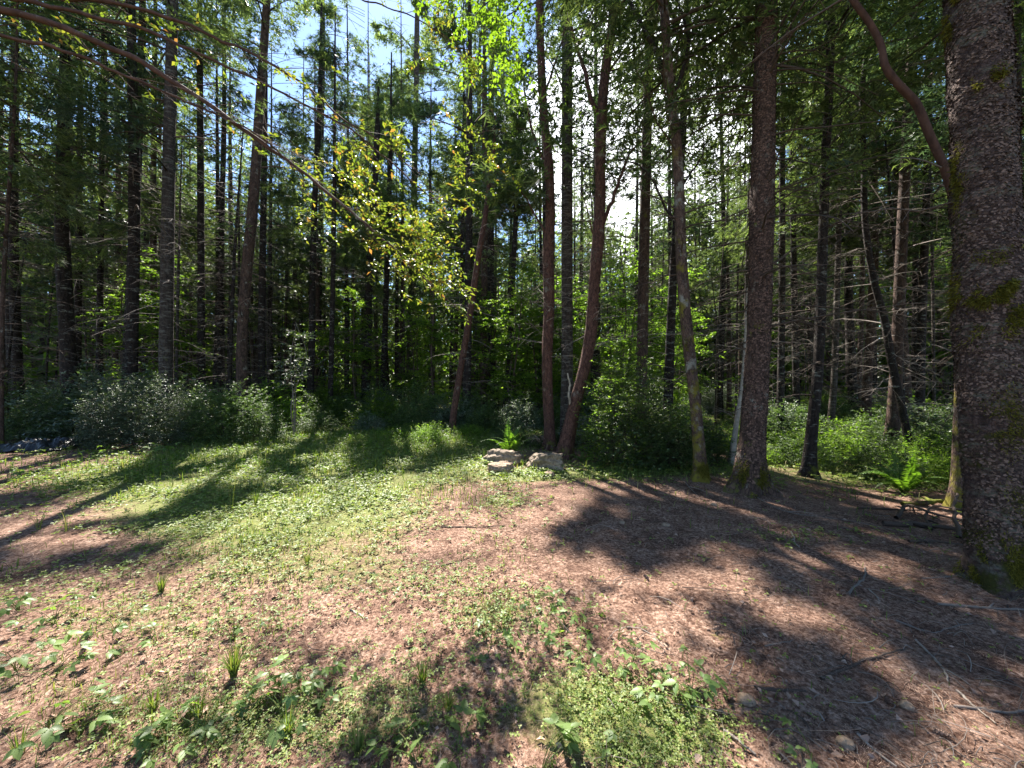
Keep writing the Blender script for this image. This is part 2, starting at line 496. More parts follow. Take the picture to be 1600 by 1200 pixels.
def sunny(x, y, z):
    gx = x - z * S[0] / S[2]
    gy = y - z * S[1] / S[2]
    q = np.stack([gx, gy, 0 * gx], -1)
    wx = gx + 0.34 * fbm(q * 1.5, 21, 2) + 0.22 * fbm(q * 5.5, 23, 3)
    wy = gy + 0.34 * fbm(q * 1.5, 31, 2) + 0.22 * fbm(q * 5.5, 33, 3)
    r = np.zeros(gx.shape, bool)
    for p in SUNNY: r |= inpoly(wx, wy, p)
    for p in GLOOM: r &= ~inpoly(wx, wy, p)
    r &= ~(fbm(q * 2.8, 41, 4) > 0.46 - 0.12 * sstep((gx - 0.8) / 1.8))
    for sx, sy, sr in SPOTS: r |= (wx - sx) ** 2 + (wy - sy) ** 2 < sr * sr
    return r


def gloom_points(polys, per_m2, seed):
    """random floor points inside the shaded outlines"""
    r_ = np.random.default_rng(seed)
    out = []
    for p in polys:
        a = np.array(p); lo, hi = a.min(0), a.max(0)
        n = int(np.prod(hi - lo) * per_m2)
        q = lo + (hi - lo) * r_.random((n, 2))
        w = np.stack([q[:, 0], q[:, 1], 0 * q[:, 0]], -1)
        wx = q[:, 0] + 0.3 * fbm(w * 1.5, 21, 2) + 0.16 * fbm(w * 5.5, 23, 3)
        wy = q[:, 1] + 0.3 * fbm(w * 1.5, 31, 2) + 0.16 * fbm(w * 5.5, 33, 3)
        k = inpoly(wx, wy, p) & (fbm(w * 3.6, 88, 3) < 0.10)
        out.append(q[k])
    return np.concatenate(out)


def up_ray(g, h):
    return np.stack([g[:, 0] + h * S[0] / S[2], g[:, 1] + h * S[1] / S[2], h], -1)


def carve(pos, base, leak=0.004):
    w = pos + np.asarray(base)
    s = sunny(w[:, 0], w[:, 1], w[:, 2])
    return (~s) | (rng.random(len(s)) < leak)


# ------------------------------------------------------------------ ground
def build_ground():
    nr, na = 180, 540
    rr = 0.35 * (160 / 0.35) ** (np.arange(nr) / (nr - 1))
    aa = np.arange(na) / na * 2 * PI
    X = rr[:, None] * np.sin(aa)[None]; Y = rr[:, None] * np.cos(aa)[None]
    Z = gh(X, Y)
    p = np.stack([X, Y, 0 * X], -1)
    near = np.exp(-rr / 9.0)[:, None]
    Z = Z + near * (0.014 * fbm(p * 7, 8, 3) + 0.006 * fbm(p * 22, 9, 2))
    v = np.stack([X, Y, Z], -1).reshape(-1, 3)
    idx = np.arange(nr * na).reshape(nr, na)
    a0 = idx[:-1]; a1 = np.roll(a0, -1, 1); b0 = idx[1:]; b1 = np.roll(b0, -1, 1)
    g = Geo()
    q = np.stack([a0, b0, b1, a1], -1).reshape(-1, 4)
    c = len(v)
    v = np.concatenate([v, [[0, 0, hz(0, 0)]]])
    tr = np.stack([np.full(na, c), idx[0], np.roll(idx[0], -1)], -1)
    g.add(v, tris=tr, quads=q)
    m, n, l, out = newmat('forest_floor')
    tc = n.new('ShaderNodeTexCoord')
    def nz(sc, det=8, rough=0.65, loc=(0, 0, 0)):
        mp = n.new('ShaderNodeMapping'); mp.inputs['Location'].default_value = loc
        l.new(tc.outputs['Object'], mp.inputs[0])
        t = n.new('ShaderNodeTexNoise'); t.inputs['Scale'].default_value = sc; t.inputs['Detail'].default_value = det; t.inputs['Roughness'].default_value = rough
        l.new(mp.outputs[0], t.inputs['Vector']); return t
    fine = nz(38, 8, 0.75)
    mid = nz(3.1)
    big = nz(0.8, 4, 0.6, (3, 7, 0))
    c_f = ramp(n, [(0.30, (0.030, 0.017, 0.013)), (0.46, (0.13, 0.080, 0.056)), (0.58, (0.33, 0.24, 0.185)), (0.72, (0.62, 0.50, 0.41))])
    l.new(fine.outputs['Fac'], c_f.inputs['Fac'])
    c_m = ramp(n, [(0.34, (0.40, 0.32, 0.30)), (0.5, (0.85, 0.74, 0.70)), (0.66, (1.15, 1.08, 1.05))])
    l.new(mid.outputs['Fac'], c_m.inputs['Fac'])
    mu = n.new('ShaderNodeMixRGB'); mu.blend_type = 'MULTIPLY'; mu.inputs['Fac'].default_value = 1
    l.new(c_f.outputs[0], mu.inputs['Color1']); l.new(c_m.outputs[0], mu.inputs['Color2'])
    # green film of seedlings and moss where the vegetation mask is high
    at = n.new('ShaderNodeAttribute'); at.attribute_name = 'green'
    ad = n.new('ShaderNodeMath'); ad.operation = 'ADD'
    nn = nz(9, 6, 0.7, (1, 2, 3))
    l.new(at.outputs['Fac'], ad.inputs[0]); l.new(nn.outputs['Fac'], ad.inputs[1])
    gm = n.new('ShaderNodeMapRange'); gm.inputs['From Min'].default_value = 0.85; gm.inputs['From Max'].default_value = 1.25; gm.inputs['To Max'].default_value = 0.85
    l.new(ad.outputs[0], gm.inputs['Value'])
    c_g = ramp(n, [(0.3, (0.06, 0.08, 0.018)), (0.7, (0.20, 0.23, 0.065))])
    l.new(fine.outputs['Fac'], c_g.inputs['Fac'])
    gx = n.new('ShaderNodeMixRGB'); l.new(gm.outputs[0], gx.inputs['Fac']); l.new(mu.outputs[0], gx.inputs['Color1']); l.new(c_g.outputs[0], gx.inputs['Color2'])
    # yellow moss flecks
    ms = nz(1.9, 7, 0.75, (11, 3, 0))
    mm = n.new('ShaderNodeMapRange'); mm.inputs['From Min'].default_value = 0.64; mm.inputs['From Max'].default_value = 0.70; mm.inputs['To Max'].default_value = 0.8
    l.new(ms.outputs['Fac'], mm.inputs['Value'])
    mx = n.new('ShaderNodeMixRGB'); l.new(mm.outputs[0], mx.inputs['Fac']); l.new(gx.outputs[0], mx.inputs['Color1']); mx.inputs['Color2'].default_value = (0.20, 0.18, 0.045, 1)
    bs = n.new('ShaderNodeBsdfPrincipled'); bs.inputs['Roughness'].default_value = 0.9; bs.inputs['Specular IOR Level'].default_value = 0.15
    l.new(mx.outputs[0], bs.inputs['Base Color'])
    bp = n.new('ShaderNodeBump'); bp.inputs['Strength'].default_value = 0.6; bp.inputs['Distance'].default_value = 0.02
    l.new(fine.outputs['Fac'], bp.inputs['Height']); l.new(bp.outputs[0], bs.inputs['Normal'])
    l.new(bs.outputs[0], out.inputs['Surface'])
    me = g.mesh('ground', m, smooth=True)
    at = me.attributes.new('green', 'FLOAT', 'POINT')
    at.data.foreach_set('value', green_at(v[:, 0], v[:, 1]).astype(np.float32))
    tag(obj('ground', me), 'forest floor of reddish dry needles, moss and low green plants', None, kind='structure')


GREEN_BLOBS = [(300, 750, 260, 30, 1.0), (500, 720, 230, 50, 1.2), (400, 805, 230, 36, 1.2), (830, 746, 60, 8, 0.8), (600, 800, 70, 24, 0.15), (400, 870, 240, 50, 0.5),
               (600, 900, 150, 46, 0.28), (150, 960, 190, 60, 0.38), (380, 980, 200, 60, 0.22), (780, 960, 90, 36, 0.5), (640, 1110, 210, 90, 0.42), (1010, 1150, 140, 65, 1.1), (900, 1100, 90, 50, 0.7),
               (330, 1130, 220, 70, 0.5), (700, 690, 120, 40, 1.0), (650, 665, 150, 30, 1.1), (790, 785, 50, 14, 0.5), (60, 1090, 120, 50, 0.3), (980, 740, 160, 14, 0.8),
               (1380, 720, 260, 34, 0.8), (90, 700, 200, 16, 0.2), (1280, 845, 130, 12, 0.35)]


def green_at(x, y):
    yy = np.maximum(y, 0.4)
    px = 800 + CF * x / yy; py = 600 + 923.0 / yy
    g = np.zeros_like(x)
    for cx, cy, sx, sy, a in GREEN_BLOBS:
        g = g + a * np.exp(-((px - cx) / sx) ** 2 - ((py - cy) / sy) ** 2)
    g = np.where(yy > 10.5, np.maximum(g, 0.7), g)
    g = np.where(y < 0.6, 0.5, g)
    return np.clip(g, 0, 1.2)


build_ground()


def floor_points(n, ymin, ymax, power, xpad=1.0, keep=None):
    """random places on the floor in front of the camera, thinning out with distance"""
    u = rng.random(n)
    k = 1 - power
    Y = (ymin ** k + u * (ymax ** k - ymin ** k)) ** (1 / k)
    X = (rng.random(n) * 2 - 1) * (Y * 1.42 + xpad)
    if keep is not None:
        m = rng.random(n) < keep(X, Y)
        X, Y = X[m], Y[m]
    p = np.stack([X, Y, 0 * X], -1)
    Z = gh(X, Y) + np.exp(-np.hypot(X, Y) / 9.0) * (0.014 * fbm(p * 7, 8, 3) + 0.006 * fbm(p * 22, 9, 2))
    return np.stack([X, Y, Z], -1)


def rhombs(g, pos, d, nr, L, W, fold=0.18, mat=0, wid=0.45):
    """folded pointed leaves"""
    N = len(pos)
    d = nrm(d); s = nrm(np.cross(d, nr)); nn = nrm(np.cross(s, d))
    L = np.broadcast_to(L, (N,))[:, None]; W = np.broadcast_to(W, (N,))[:, None]
    a = pos; c = pos + d * L - nn * L * 0.08
    b = pos + d * L * wid + s * W * 0.5 + nn * W * fold
    e = pos + d * L * wid - s * W * 0.5 + nn * W * fold
    v = np.stack([a, b, c, e], 1)
    i = np.arange(N)[:, None] * 4
    t = np.concatenate([i + np.array([[0, 1, 2]]), i + np.array([[0, 2, 3]])])
    g.add(v, tris=t, mat=mat)


# dry needles and tiny twigs over the whole near floor
def build_litter():
    def keep(x, y): return np.clip(1.1 - 0.55 * green_at(x, y), 0.15, 1)
    p = floor_points(215000, 1.0, 9.0, 1.65, keep=keep)
    N = len(p)
    sc = np.clip(p[:, 1] / 2.4, 0.65, 1.7)
    L = (0.012 + 0.055 * rng.random(N) ** 3) * sc
    W = (0.0008 + 0.0009 * rng.random(N)) * sc
    a = rng.random(N) * 2 * PI
    tilt = rng.normal(0, 0.16, N)
    d = np.stack([np.cos(a), np.sin(a), tilt], -1); d = nrm(d)
    s = nrm(np.stack([-np.sin(a), np.cos(a), rng.normal(0, 0.5, N)], -1))
    c = p + np.array([0, 0, 1.0]) * (0.003 + 0.014 * rng.random(N))[:, None]
    v = np.stack([c - d * L[:, None] / 2 - s * W[:, None] / 2, c + d * L[:, None] / 2 - s * W[:, None] / 2,
                  c + d * L[:, None] / 2 + s * W[:, None] / 2, c - d * L[:, None] / 2 + s * W[:, None] / 2], 1)
    g = Geo(); g.add(v, quads=np.arange(N * 4).reshape(N, 4))
    tag(obj('needle_litter', g.mesh('needle_litter', M['litter'])), 'dry pinkish brown needles scattered over the clearing floor', 'leaf litter', kind='stuff')
    # thin curved twigs, mostly on the right
    def keep2(x, y): return np.clip(0.12 + 0.9 * sstep((x + 0.2) / 2.2), 0, 1) * (1 - 0.6 * np.clip(green_at(x, y), 0, 1))
    p = floor_points(7000, 1.0, 8.0, 1.35, keep=keep2)
    B = len(p)
    L = 0.06 + 0.50 * rng.random(B) ** 3.2
    a = rng.random(B) * 2 * PI; a = np.where(rng.random(B) < 0.5, -0.9 + rng.normal(0, 0.5, B), a)
    t = np.linspace(0, 1, 6)
    cur = rng.normal(0, 1.1, B)
    ang = a[:, None] + cur[:, None] * t[None]
    dx = np.cumsum(np.cos(ang), 1) / 6 * L[:, None]; dy = np.cumsum(np.sin(ang), 1) / 6 * L[:, None]
    lift = (0.012 + 0.05 * rng.random(B) ** 3)[:, None] * np.sin(t * PI)[None] + 0.008
    X = p[:, 0:1] + dx; Y = p[:, 1:2] + dy
    P = np.stack([X, Y, gh(X, Y) + lift + 0.004], -1)
    rad = (0.0007 + 0.0030 * rng.random(B) ** 4)[:, None] * np.linspace(1, 0.5, 6)[None]
    g = Geo(); add_tubes(g, P, rad, 3)
    tag(obj('twig_litter', g.mesh('twig_litter', M['twig'])), 'thin curved dead twigs lying all over the needles', 'twigs', kind='stuff')

    # fallen broad leaves and bits of bark
    def keep3(x, y): return np.clip(0.45 + 0.5 * fbm(np.stack([x, y, 0 * x], -1) * 1.3, 77, 2), 0.05, 1)
    p = floor_points(5200, 1.0, 9.0, 1.4, keep=keep3)
    N = len(p)
    g = Geo()
    a = rng.random(N) * 2 * PI
    L = (0.018 + 0.035 * rng.random(N) ** 2)
    rhombs(g, p + np.array([0, 0, 0.012]), np.stack([np.cos(a), np.sin(a), rng.normal(0, .25, N)], -1), np.array([0, 0, 1.0]) + rng.normal(0, .45, (N, 3)), L, L * (0.35 + 0.4 * rng.random(N)), fold=0.3)
    tag(obj('fallen_leaves', g.mesh('fallen_leaves', M['deadleaf'])), 'small curled brown leaves and bark bits strewn on the needles', 'fallen leaves', kind='stuff')


build_litter()


def build_groundcover():
    def keep(x, y):
        p = np.stack([x, y, 0 * x], -1)
        n = fbm(p * 1.7, 51, 3)
        return np.clip(green_at(x, y) * (0.75 + 1.3 * n), 0.012, 1)
    c = floor_points(110000, 1.15, 12.5, 1.25, keep=keep)
    N = len(c)
    hgt = (0.012 + 0.05 * rng.random(N) ** 1.5) * np.clip(0.6 + c[:, 1] / 6, 0.7, 2.0)
    sz = (0.010 + 0.014 * rng.random(N)) * np.clip(c[:, 1] / 2.4, 0.75, 2.8)
    g = Geo()
    a0 = rng.random(N) * 2 * PI
    for k in range(3):
        a = a0 + k * 2 * PI / 3 + rng.normal(0, 0.25, N)
        d = np.stack([np.cos(a), np.sin(a), rng.normal(0.05, 0.25, N)], -1)
        nr = nrm(np.stack([rng.normal(0, 0.3, N), rng.normal(0, 0.3, N), np.ones(N)], -1))
        rhombs(g, c + np.stack([0 * hgt, 0 * hgt, hgt], -1), d, nr, sz, sz * 0.75, wid=0.6)
    tag(obj('ground_cover', g.mesh('ground_cover', M['clover'])), 'low three-leaved green seedlings spreading over the clearing', 'ground cover', kind='stuff')
    print('groundcover', N)

    def keep2(x, y):
        p = np.stack([x, y, 0 * x], -1)
        n = fbm(p * 1.1, 61, 3)
        return np.clip(green_at(x, y) * (0.5 + 1.8 * n) + 0.02, 0.02, 1)
    c = floor_points(60000, 1.15, 13, 1.35, keep=keep2)
    N = len(c)
    far = np.clip(c[:, 1] / 3.0, 0.7, 2.6)
    hgt = (0.03 + 0.07 * rng.random(N) ** 1.6) * far
    w = 0.0022 * np.clip(c[:, 1] / 2.2, 0.8, 3.0)
    a = rng.random(N) * 2 * PI; lean = rng.random(N) * 0.9
    dd = np.stack([np.cos(a), np.sin(a), 0 * a], -1)
    s = np.stack([-np.sin(a), np.cos(a), 0 * a], -1)
    up = np.array([0, 0, 1.0])
    mid = c + up * (hgt * 0.6)[:, None] + dd * (hgt * lean * 0.3)[:, None]
    tip = c + up * (hgt * (1 - 0.3 * lean))[:, None] + dd * (hgt * lean)[:, None]
    W = w[:, None] if np.ndim(w) else w
    v = np.stack([c - s * W, c + s * W, mid + s * W * 0.8, mid - s * W * 0.8, tip], 1)
    i = np.arange(N)[:, None] * 5
    g = Geo(); g.add(v, tris=i + np.array([[3, 2, 4]]), quads=i + np.array([[0, 1, 2, 3]]))
    tag(obj('short_grass', g.mesh('short_grass', M['grass'])), 'sparse short grass growing through the needle litter', 'grass', kind='stuff')
    print('grass', N)


build_groundcover()


# ------------------------------------------------------------------ trunks
def trunk_mesh(path, mat, sides=14, nz=60, amp=0.05, flare=0.45, seed=0, ridges=0.0, name='trunk'):
    """path rows x,y,z,r in the tree's own space"""
    q = catmull(path, nz)
    P = q[None, :, :3]; Rr = np.maximum(q[None, :, 3], 0.004)
    v, O, quads = tube_grid(P, Rr, sides)
    th = np.arange(sides) / sides * 2 * PI
    z = q[:, 2][:, None] + 0 * th[None]
    r = Rr[0][:, None]
    pp = np.stack([np.cos(th)[None] * 2.2 + 0 * z, np.sin(th)[None] * 2.2 + 0 * z, z * 1.6], -1)
    pf = np.stack([np.cos(th)[None] * 7 + 0 * z, np.sin(th)[None] * 7 + 0 * z, z * 5.5], -1)
    disp = amp * r * (1.3 * fbm(pp, seed, 3) + 0.9 * fbm(pf, seed + 9, 3))
    if ridges:
        pr = np.stack([np.cos(th)[None] * 1.2 + 0 * z, np.sin(th)[None] * 1.2 + 0 * z, z * 7.0], -1)
        disp = disp + ridges * r * fbm(pr, seed + 4, 3)
    fl = 1.5 * flare * r * np.exp(-np.maximum(z, 0) / (0.45 * r[0, 0] + 0.10)) * (1 + 0.6 * np.cos(th * 5 + seed)[None] + 0.35 * np.cos(th * 3 + 2 * seed)[None])
    disp = disp + fl
    v = v[0] + O[0] * disp[..., None]
    g = Geo(); g.add(v.reshape(-1, 3), quads=quads)
    return g.mesh(name, mat, smooth=True), v, O[0], q


def px_path(pts, Y, H, ybend=0.0, rtop=0.35, zb=None):
    """pts: (px, py, width px) from the base up; world path incl. the part above the picture, relative to the base"""
    rows = []
    for px, py, w in pts:
        p = wpt(px, py, Y)
        sec = math.sqrt(1 + (p[0] / Y) ** 2)
        rows.append([p[0], Y, p[2], w / 2 * Y / CF / sec])
    rows = np.array(rows)
    zb = hz(rows[0, 0], Y) if zb is None else zb
    rows[0, 2] = zb
    base = np.array([rows[0, 0], Y, zb])
    if H > rows[-1, 2] + 0.5:
        sl = (rows[-1, 0] - rows[-2, 0]) / max(0.1, rows[-1, 2] - rows[-2, 2])
        z0 = rows[-1, 2]
        for f in (0.35, 0.7, 1.0):
            dz = (H - z0) * f
            rows = np.vstack([rows, [rows[-1, 0] + sl * 0.35 * (H - z0) * 0.33, Y, z0 + dz, rows[-1, 3] * (1 - (1 - rtop) * 0.5)]])
    rows[:, 1] += ybend * (rows[:, 2] - zb)
    rows[:, :3] -= base
    low = rows[0].copy(); low[2] -= 0.35
    rows = np.vstack([low, rows])
    return rows, base


# ------------------------------------------------------------------ conifer crowns and branches
def at_height(q, z):
    return np.stack([np.interp(z, q[:, 2], q[:, 0]), np.interp(z, q[:, 2], q[:, 1]), z], -1), np.interp(z, q[:, 2], q[:, 3])


def add_sprays(g, P, d, sv, sl, wfac):
    V = []
    for k, (an, ln) in enumerate(((0.0, 1.0), (0.65, 0.72), (-0.65, 0.72))):
        dk = d * math.cos(an) + sv * math.sin(an)
        pk = nrm(np.cross(dk, np.cross(d, sv)))
        w = sl[:, None] * wfac
        st = P + d * (sl * (0.0 if k == 0 else 0.15))[:, None]
        V.append(np.stack([st - pk * w * 0.5, st + pk * w * 0.5, st + dk * (sl * ln)[:, None]], 1))
    V = np.stack(V, 1).reshape(-1, 3)
    g.add(V, tris=np.arange(len(V)).reshape(-1, 3))


def conifer(q, h0, h1, rmax, nb, nspray, slen, seed, base=None, do_carve=False, upness=0.12, wfac=0.12, shape=0.75, mat=None, prof=0.35):
    """crown mesh + bough wood for a trunk path q (local)"""
    r_ = np.random.default_rng(seed)
    z = h0 + (h1 - h0) * r_.random(nb) ** 0.9
    az = r_.random(nb) * 2 * PI
    f = (z - h0) / (h1 - h0)
    L = rmax * np.clip((1 - f) ** shape, 0.08, 1) * (prof + (1 - prof) * np.clip(f * 5, 0, 1)) * (0.7 + 0.5 * r_.random(nb))
    O, _ = at_height(q, z)
    D = np.stack([np.cos(az), np.sin(az), 0 * az], -1)
    up = upness + 0.25 * f; dr = 0.30 + 0.2 * r_.random(nb)

    def pos(i, t):
        return O[i] + D[i] * (L[i] * t)[:, None] + np.stack([0 * t, 0 * t, L[i] * (up[i] * t - dr[i] * t * t)], -1)
    i = r_.choice(nb, nspray, p=L ** 1.3 / np.sum(L ** 1.3))
    K = 9
    tw = (0.12 + 0.88 * (np.floor(r_.random(nspray) ** 0.8 * K) + 0.5) / K)
    side = np.where(r_.random(nspray) < 0.5, 1.0, -1.0)
    s = r_.random(nspray) ** 0.7
    p0 = pos(i, tw)
    perp = np.stack([-D[i][:, 1], D[i][:, 0], 0 * tw], -1) * side[:, None]
    tl = L[i] * (0.42 * (1.05 - tw) + 0.10)
    tdir = nrm(perp * 0.85 + D[i] * 0.55)
    P = p0 + tdir * (tl * s)[:, None]
    P[:, 2] -= (0.25 * tl * s * s + 0.10 * r_.random(nspray) * tl + r_.random(nspray) ** 2 * 0.22)
    P += r_.normal(0, 0.05, P.shape)
    keep = np.ones(nspray, bool)
    if do_carve: keep = carve(P, base)
    P, tdir, n = P[keep], tdir[keep], int(keep.sum())
    d = nrm(tdir + r_.normal(0, 0.45, (n, 3)) + np.array([0, 0, -0.35]))
    sl = slen * (0.6 + 0.8 * r_.random(n))
    sv = nrm(np.cross(d, np.array([0, 0, 1.0]) + r_.normal(0, 0.4, (n, 3))))
    g = Geo()
    add_sprays(g, P, d, sv, sl, wfac)
    # bough wood
    gb = Geo()
    t = np.linspace(0, 1, 5)
    ii = np.repeat(np.arange(nb), 5)
    BP = pos(ii, np.tile(t, nb)).reshape(nb, 5, 3)
    BR = (0.006 + 0.010 * L)[:, None] * np.linspace(1, 0.25, 5)[None]
    if do_carve:
        kb = carve(BP[:, 3], base, 0.15)
        BP, BR = BP[kb], BR[kb]
    if len(BP): add_tubes(gb, BP, BR, 3)
    return g, gb


def dead_branches(g, q, h0, h1, nb, L0, seed, nsub=8, down=0.10, mat=0, thick=1.0, az_range=None, split=None):
    """bare lower branches with fine side twigs"""
    r_ = np.random.default_rng(seed)
    z = h0 + (h1 - h0) * r_.random(nb)
    az = r_.random(nb) * 2 * PI if az_range is None else az_range[0] + r_.random(nb) * (az_range[1] - az_range[0])
    L = L0 * (0.35 + 0.8 * r_.random(nb))
    O, rad = at_height(q, z)
    t = np.linspace(0, 1, 6)
    D = np.stack([np.cos(az), np.sin(az), 0 * az], -1)
    bend = r_.normal(0, 0.22, nb)
    Sd = np.stack([-np.sin(az), np.cos(az), 0 * az], -1)
    u0 = r_.normal(0.12, 0.2, nb); dn = down + 0.25 * r_.random(nb)

    def pos(tt):
        return (O[:, None] + D[:, None] * (L[:, None] * tt[None])[..., None] + Sd[:, None] * (L[:, None] * bend[:, None] * tt[None] ** 2)[..., None]
                + np.array([0, 0, 1.0]) * (L[:, None] * (u0[:, None] * tt[None] - dn[:, None] * tt[None] ** 2))[..., None])
    P = pos(t)
    P[:, 1:5] += r_.normal(0, 0.012, P[:, 1:5].shape)
    Rr = thick * (0.005 + 0.006 * L)[:, None] * np.linspace(1, 0.25, 6)[None]
    if split is None: add_tubes(g, P, Rr, 3, mat)
    if nsub:
        ts = np.linspace(0.25, 0.98, nsub)
        Q = pos(ts).reshape(-1, 3)
        n = len(Q)
        sd = np.where(np.arange(n) % 2 == 0, 1.0, -1.0)
        d = nrm(np.repeat(Sd, nsub, 0) * sd[:, None] + np.repeat(D, nsub, 0) * 0.6 + r_.normal(0, 0.3, (n, 3)) + np.array([0, 0, -0.25]))
        l2 = np.repeat(L, nsub) * (0.12 + 0.25 * r_.random(n))
        tt = np.linspace(0, 1, 3)
        SP = Q[:, None] + d[:, None] * (l2[:, None] * tt[None])[..., None] - np.array([0, 0, 1.0]) * (l2[:, None] * 0.3 * tt[None] ** 2)[..., None]
        SR = thick * (0.0032 * np.ones(n))[:, None] * np.array([1, .8, .4])[None]
        if split is None: add_tubes(g, SP, SR, 3, mat)
    if split is not None:
        for b in range(nb):
            gg = Geo(); add_tubes(gg, P[b:b + 1], Rr[b:b + 1], 5)
            if nsub: add_tubes(gg, SP[b * nsub:(b + 1) * nsub], SR[b * nsub:(b + 1) * nsub], 3)
            obj('branch', gg.mesh('branch', split[1]), split[0])


TREES = []      # (x, y) of every trunk, to keep later ones apart


def named_conifer(pts, Y, H, label, bark='bark_fir', h0=5.0, rmax=2.6, nb=60, nspray=5200, slen=0.2, dead=(1.6, 6.0, 26, 1.3), sides=16, nz=70,
                  seed=1, ridges=0.0, name='conifer_tree', flare=0.45, cat='tree', group=None, deadmat='twig', amp=0.05, ybend=0.0, shape=0.75, nsub=8, mat='needle', wfac=0.12, split=False):
    path, base = px_path(pts, Y, H, ybend)
    t = thing(name, label, cat, base, group=group)
    me, v, O, q = trunk_mesh(path, M[bark], sides, nz, amp=amp, seed=seed, ridges=ridges, flare=flare)
    obj('trunk', me, t)
    if nspray:
        g, gb = conifer(q, h0, H - base[2] - 0.1, rmax, nb, nspray, slen, seed, base, True, shape=shape, wfac=wfac)
        obj('crown', g.mesh('crown', M[mat]), t)
    else:
        gb = Geo()
    if dead:
        dead_branches(gb, q, dead[0], dead[1], dead[2], dead[3], seed + 50, nsub=nsub, mat=1, split=(t, M[deadmat]) if split else None)
    if gb.n: obj('branches', gb.mesh('branches', [M['twig_dark'], M[deadmat]]), t)
    TREES.append((base[0], base[1]))
    return t, v, O, q, base


# --- the big leaning fir at the right edge
big, bv, bO, bq, bbase = named_conifer(
    [(1570, 935, 122), (1566, 850, 118), (1560, 740, 114), (1550, 600, 116), (1546, 480, 124), (1544, 400, 118), (1538, 250, 112), (1527, 60, 104), (1522, -60, 100)],
    2.80, 19, 'massive mossy conifer trunk filling the edge of the view beside the sunlit needles', 'bark_big', h0=7.5, rmax=3.0, nb=50, nspray=3500, slen=0.25,
    dead=(2.6, 7.0, 12, 1.5), sides=110, deadmat='twig_dark', nz=460, seed=5, ridges=0.10, flare=0.22, amp=0.04, split=True)


def moss_tufts(parent, v, O, zlo, zhi, ang, n, length, name='moss_tufts', mat='moss', hang=0.6, thr=-0.1, seed=3):
    """moss as small hanging blades on the bark; ang: centre and half width of the side it grows on"""
    r_ = np.random.default_rng(seed)
    nzv, s, _ = v.shape
    zz = v[:, 0, 2]
    n = int(n * 1.5)
    tz = (zlo + zhi) / 2 + (zhi - zlo) * 0.30 * r_.normal(0, 1, n)
    k = np.clip(np.searchsorted(zz, tz), 0, nzv - 2)
    a = (ang[0] + ang[1] * r_.normal(0, 0.55, n))
    dirs = O[k[0]]
    th = np.arctan2(dirs[:, 1], dirs[:, 0])
    order = np.argsort(th)
    aw = (a + PI) % (2 * PI) - PI
    j = order[np.clip(np.searchsorted(th[order], aw), 0, s - 1)]
    p = v[k, j] + (v[k + 1, j] - v[k, j]) * r_.random((len(k), 1))
    o = O[k, j]
    m = fbm(p * 9.0, seed, 4) > thr + 0.12
    p, o = p[m], o[m]
    p = p + r_.normal(0, 0.008, p.shape)
    N = len(p)
    L = 0.8 * length * (0.4 + 0.9 * r_.random(N))
    d = nrm(o * 0.55 + r_.normal(0, 0.5, (N, 3)) + np.array([0, 0, -hang]))
    sv = nrm(np.cross(d, r_.normal(0, 1, (N, 3))))
    W = (L * 0.11)[:, None]
    g = Geo()
    V = np.stack([p - sv * W, p + sv * W, p + d * L[:, None]], 1).reshape(-1, 3)
    g.add(V, tris=np.arange(len(V)).reshape(-1, 3))
    o_ = obj(name, g.mesh(name, M[mat]), parent)
    o_["kind"] = "stuff"


def bark_flakes(parent, v, O, zlo, zhi, n, wid, hgt, mat, seed=1, lift=0.25):
    """the loose scales of old conifer bark, each a small plate standing off the trunk"""
    r_ = np.random.default_rng(seed)
    nzv, s, _ = v.shape
    zz = v[:, 0, 2]
    rows = np.where((zz >= zlo) & (zz <= zhi))[0]
    k = r_.choice(rows, n); j = r_.integers(0, s, n)
    k1 = np.minimum(k + 1, nzv - 1); j1 = (j + 1) % s
    p = v[k, j] + (v[k1, j] - v[k, j]) * r_.random((n, 1)) + (v[k, j1] - v[k, j]) * r_.random((n, 1)); o = nrm(O[k, j] + r_.normal(0, 0.12, (n, 3)))
    m = fbm(p * np.array([3, 3, 5.0]), seed, 3) > -0.35
    p, o = p[m], o[m]; n = len(p)
    t = nrm(np.cross(np.array([0, 0, 1.0]), o)); u = nrm(np.cross(o, t))
    a = r_.normal(0, 0.6, n)[:, None]
    t, u = t * np.cos(a) + u * np.sin(a), u * np.cos(a) - t * np.sin(a)
    W = (wid * (0.4 + 0.9 * r_.random(n)))[:, None]; H = (hgt * (0.5 + 0.9 * r_.random(n)))[:, None]
    L = H * (lift + 0.3 * r_.random((n, 1)))
    c = [p - t * W * .5 + o * .001, p - t * W * .15 + u * H * .5 + o * .002, p + t * W * .25 + u * H * .42 + o * .002, p + t * W * .5 + o * .001,
         p + t * W * .2 - u * H * .5 + o * L, p - t * W * .3 - u * H * .4 + o * L]
    V = np.stack(c, 1)
    i = np.arange(n)[:, None] * 6
    g = Geo(); g.add(V, quads=np.concatenate([i + np.array([[0, 3, 2, 1]]), i + np.array([[0, 5, 4, 3]])]))
    ob = obj('bark_flakes', g.mesh('bark_flakes', M[mat]), parent)
    ob['kind'] = 'stuff'


M['flake'] = plainmat('bark_scales', (0.028, 0.018, 0.014), (0.19, 0.130, 0.105), island=True)
M['flake_red'] = plainmat('reddish_bark_scales', (0.030, 0.018, 0.014), (0.19, 0.115, 0.088), island=True)


def zr(py, Y, base): return 1.6 + (600 - py) / CF * Y - base[2]


bark_flakes(big, bv, bO, 0.2, 5.6, 26000, 0.022, 0.013, 'flake', 3, 0.35)
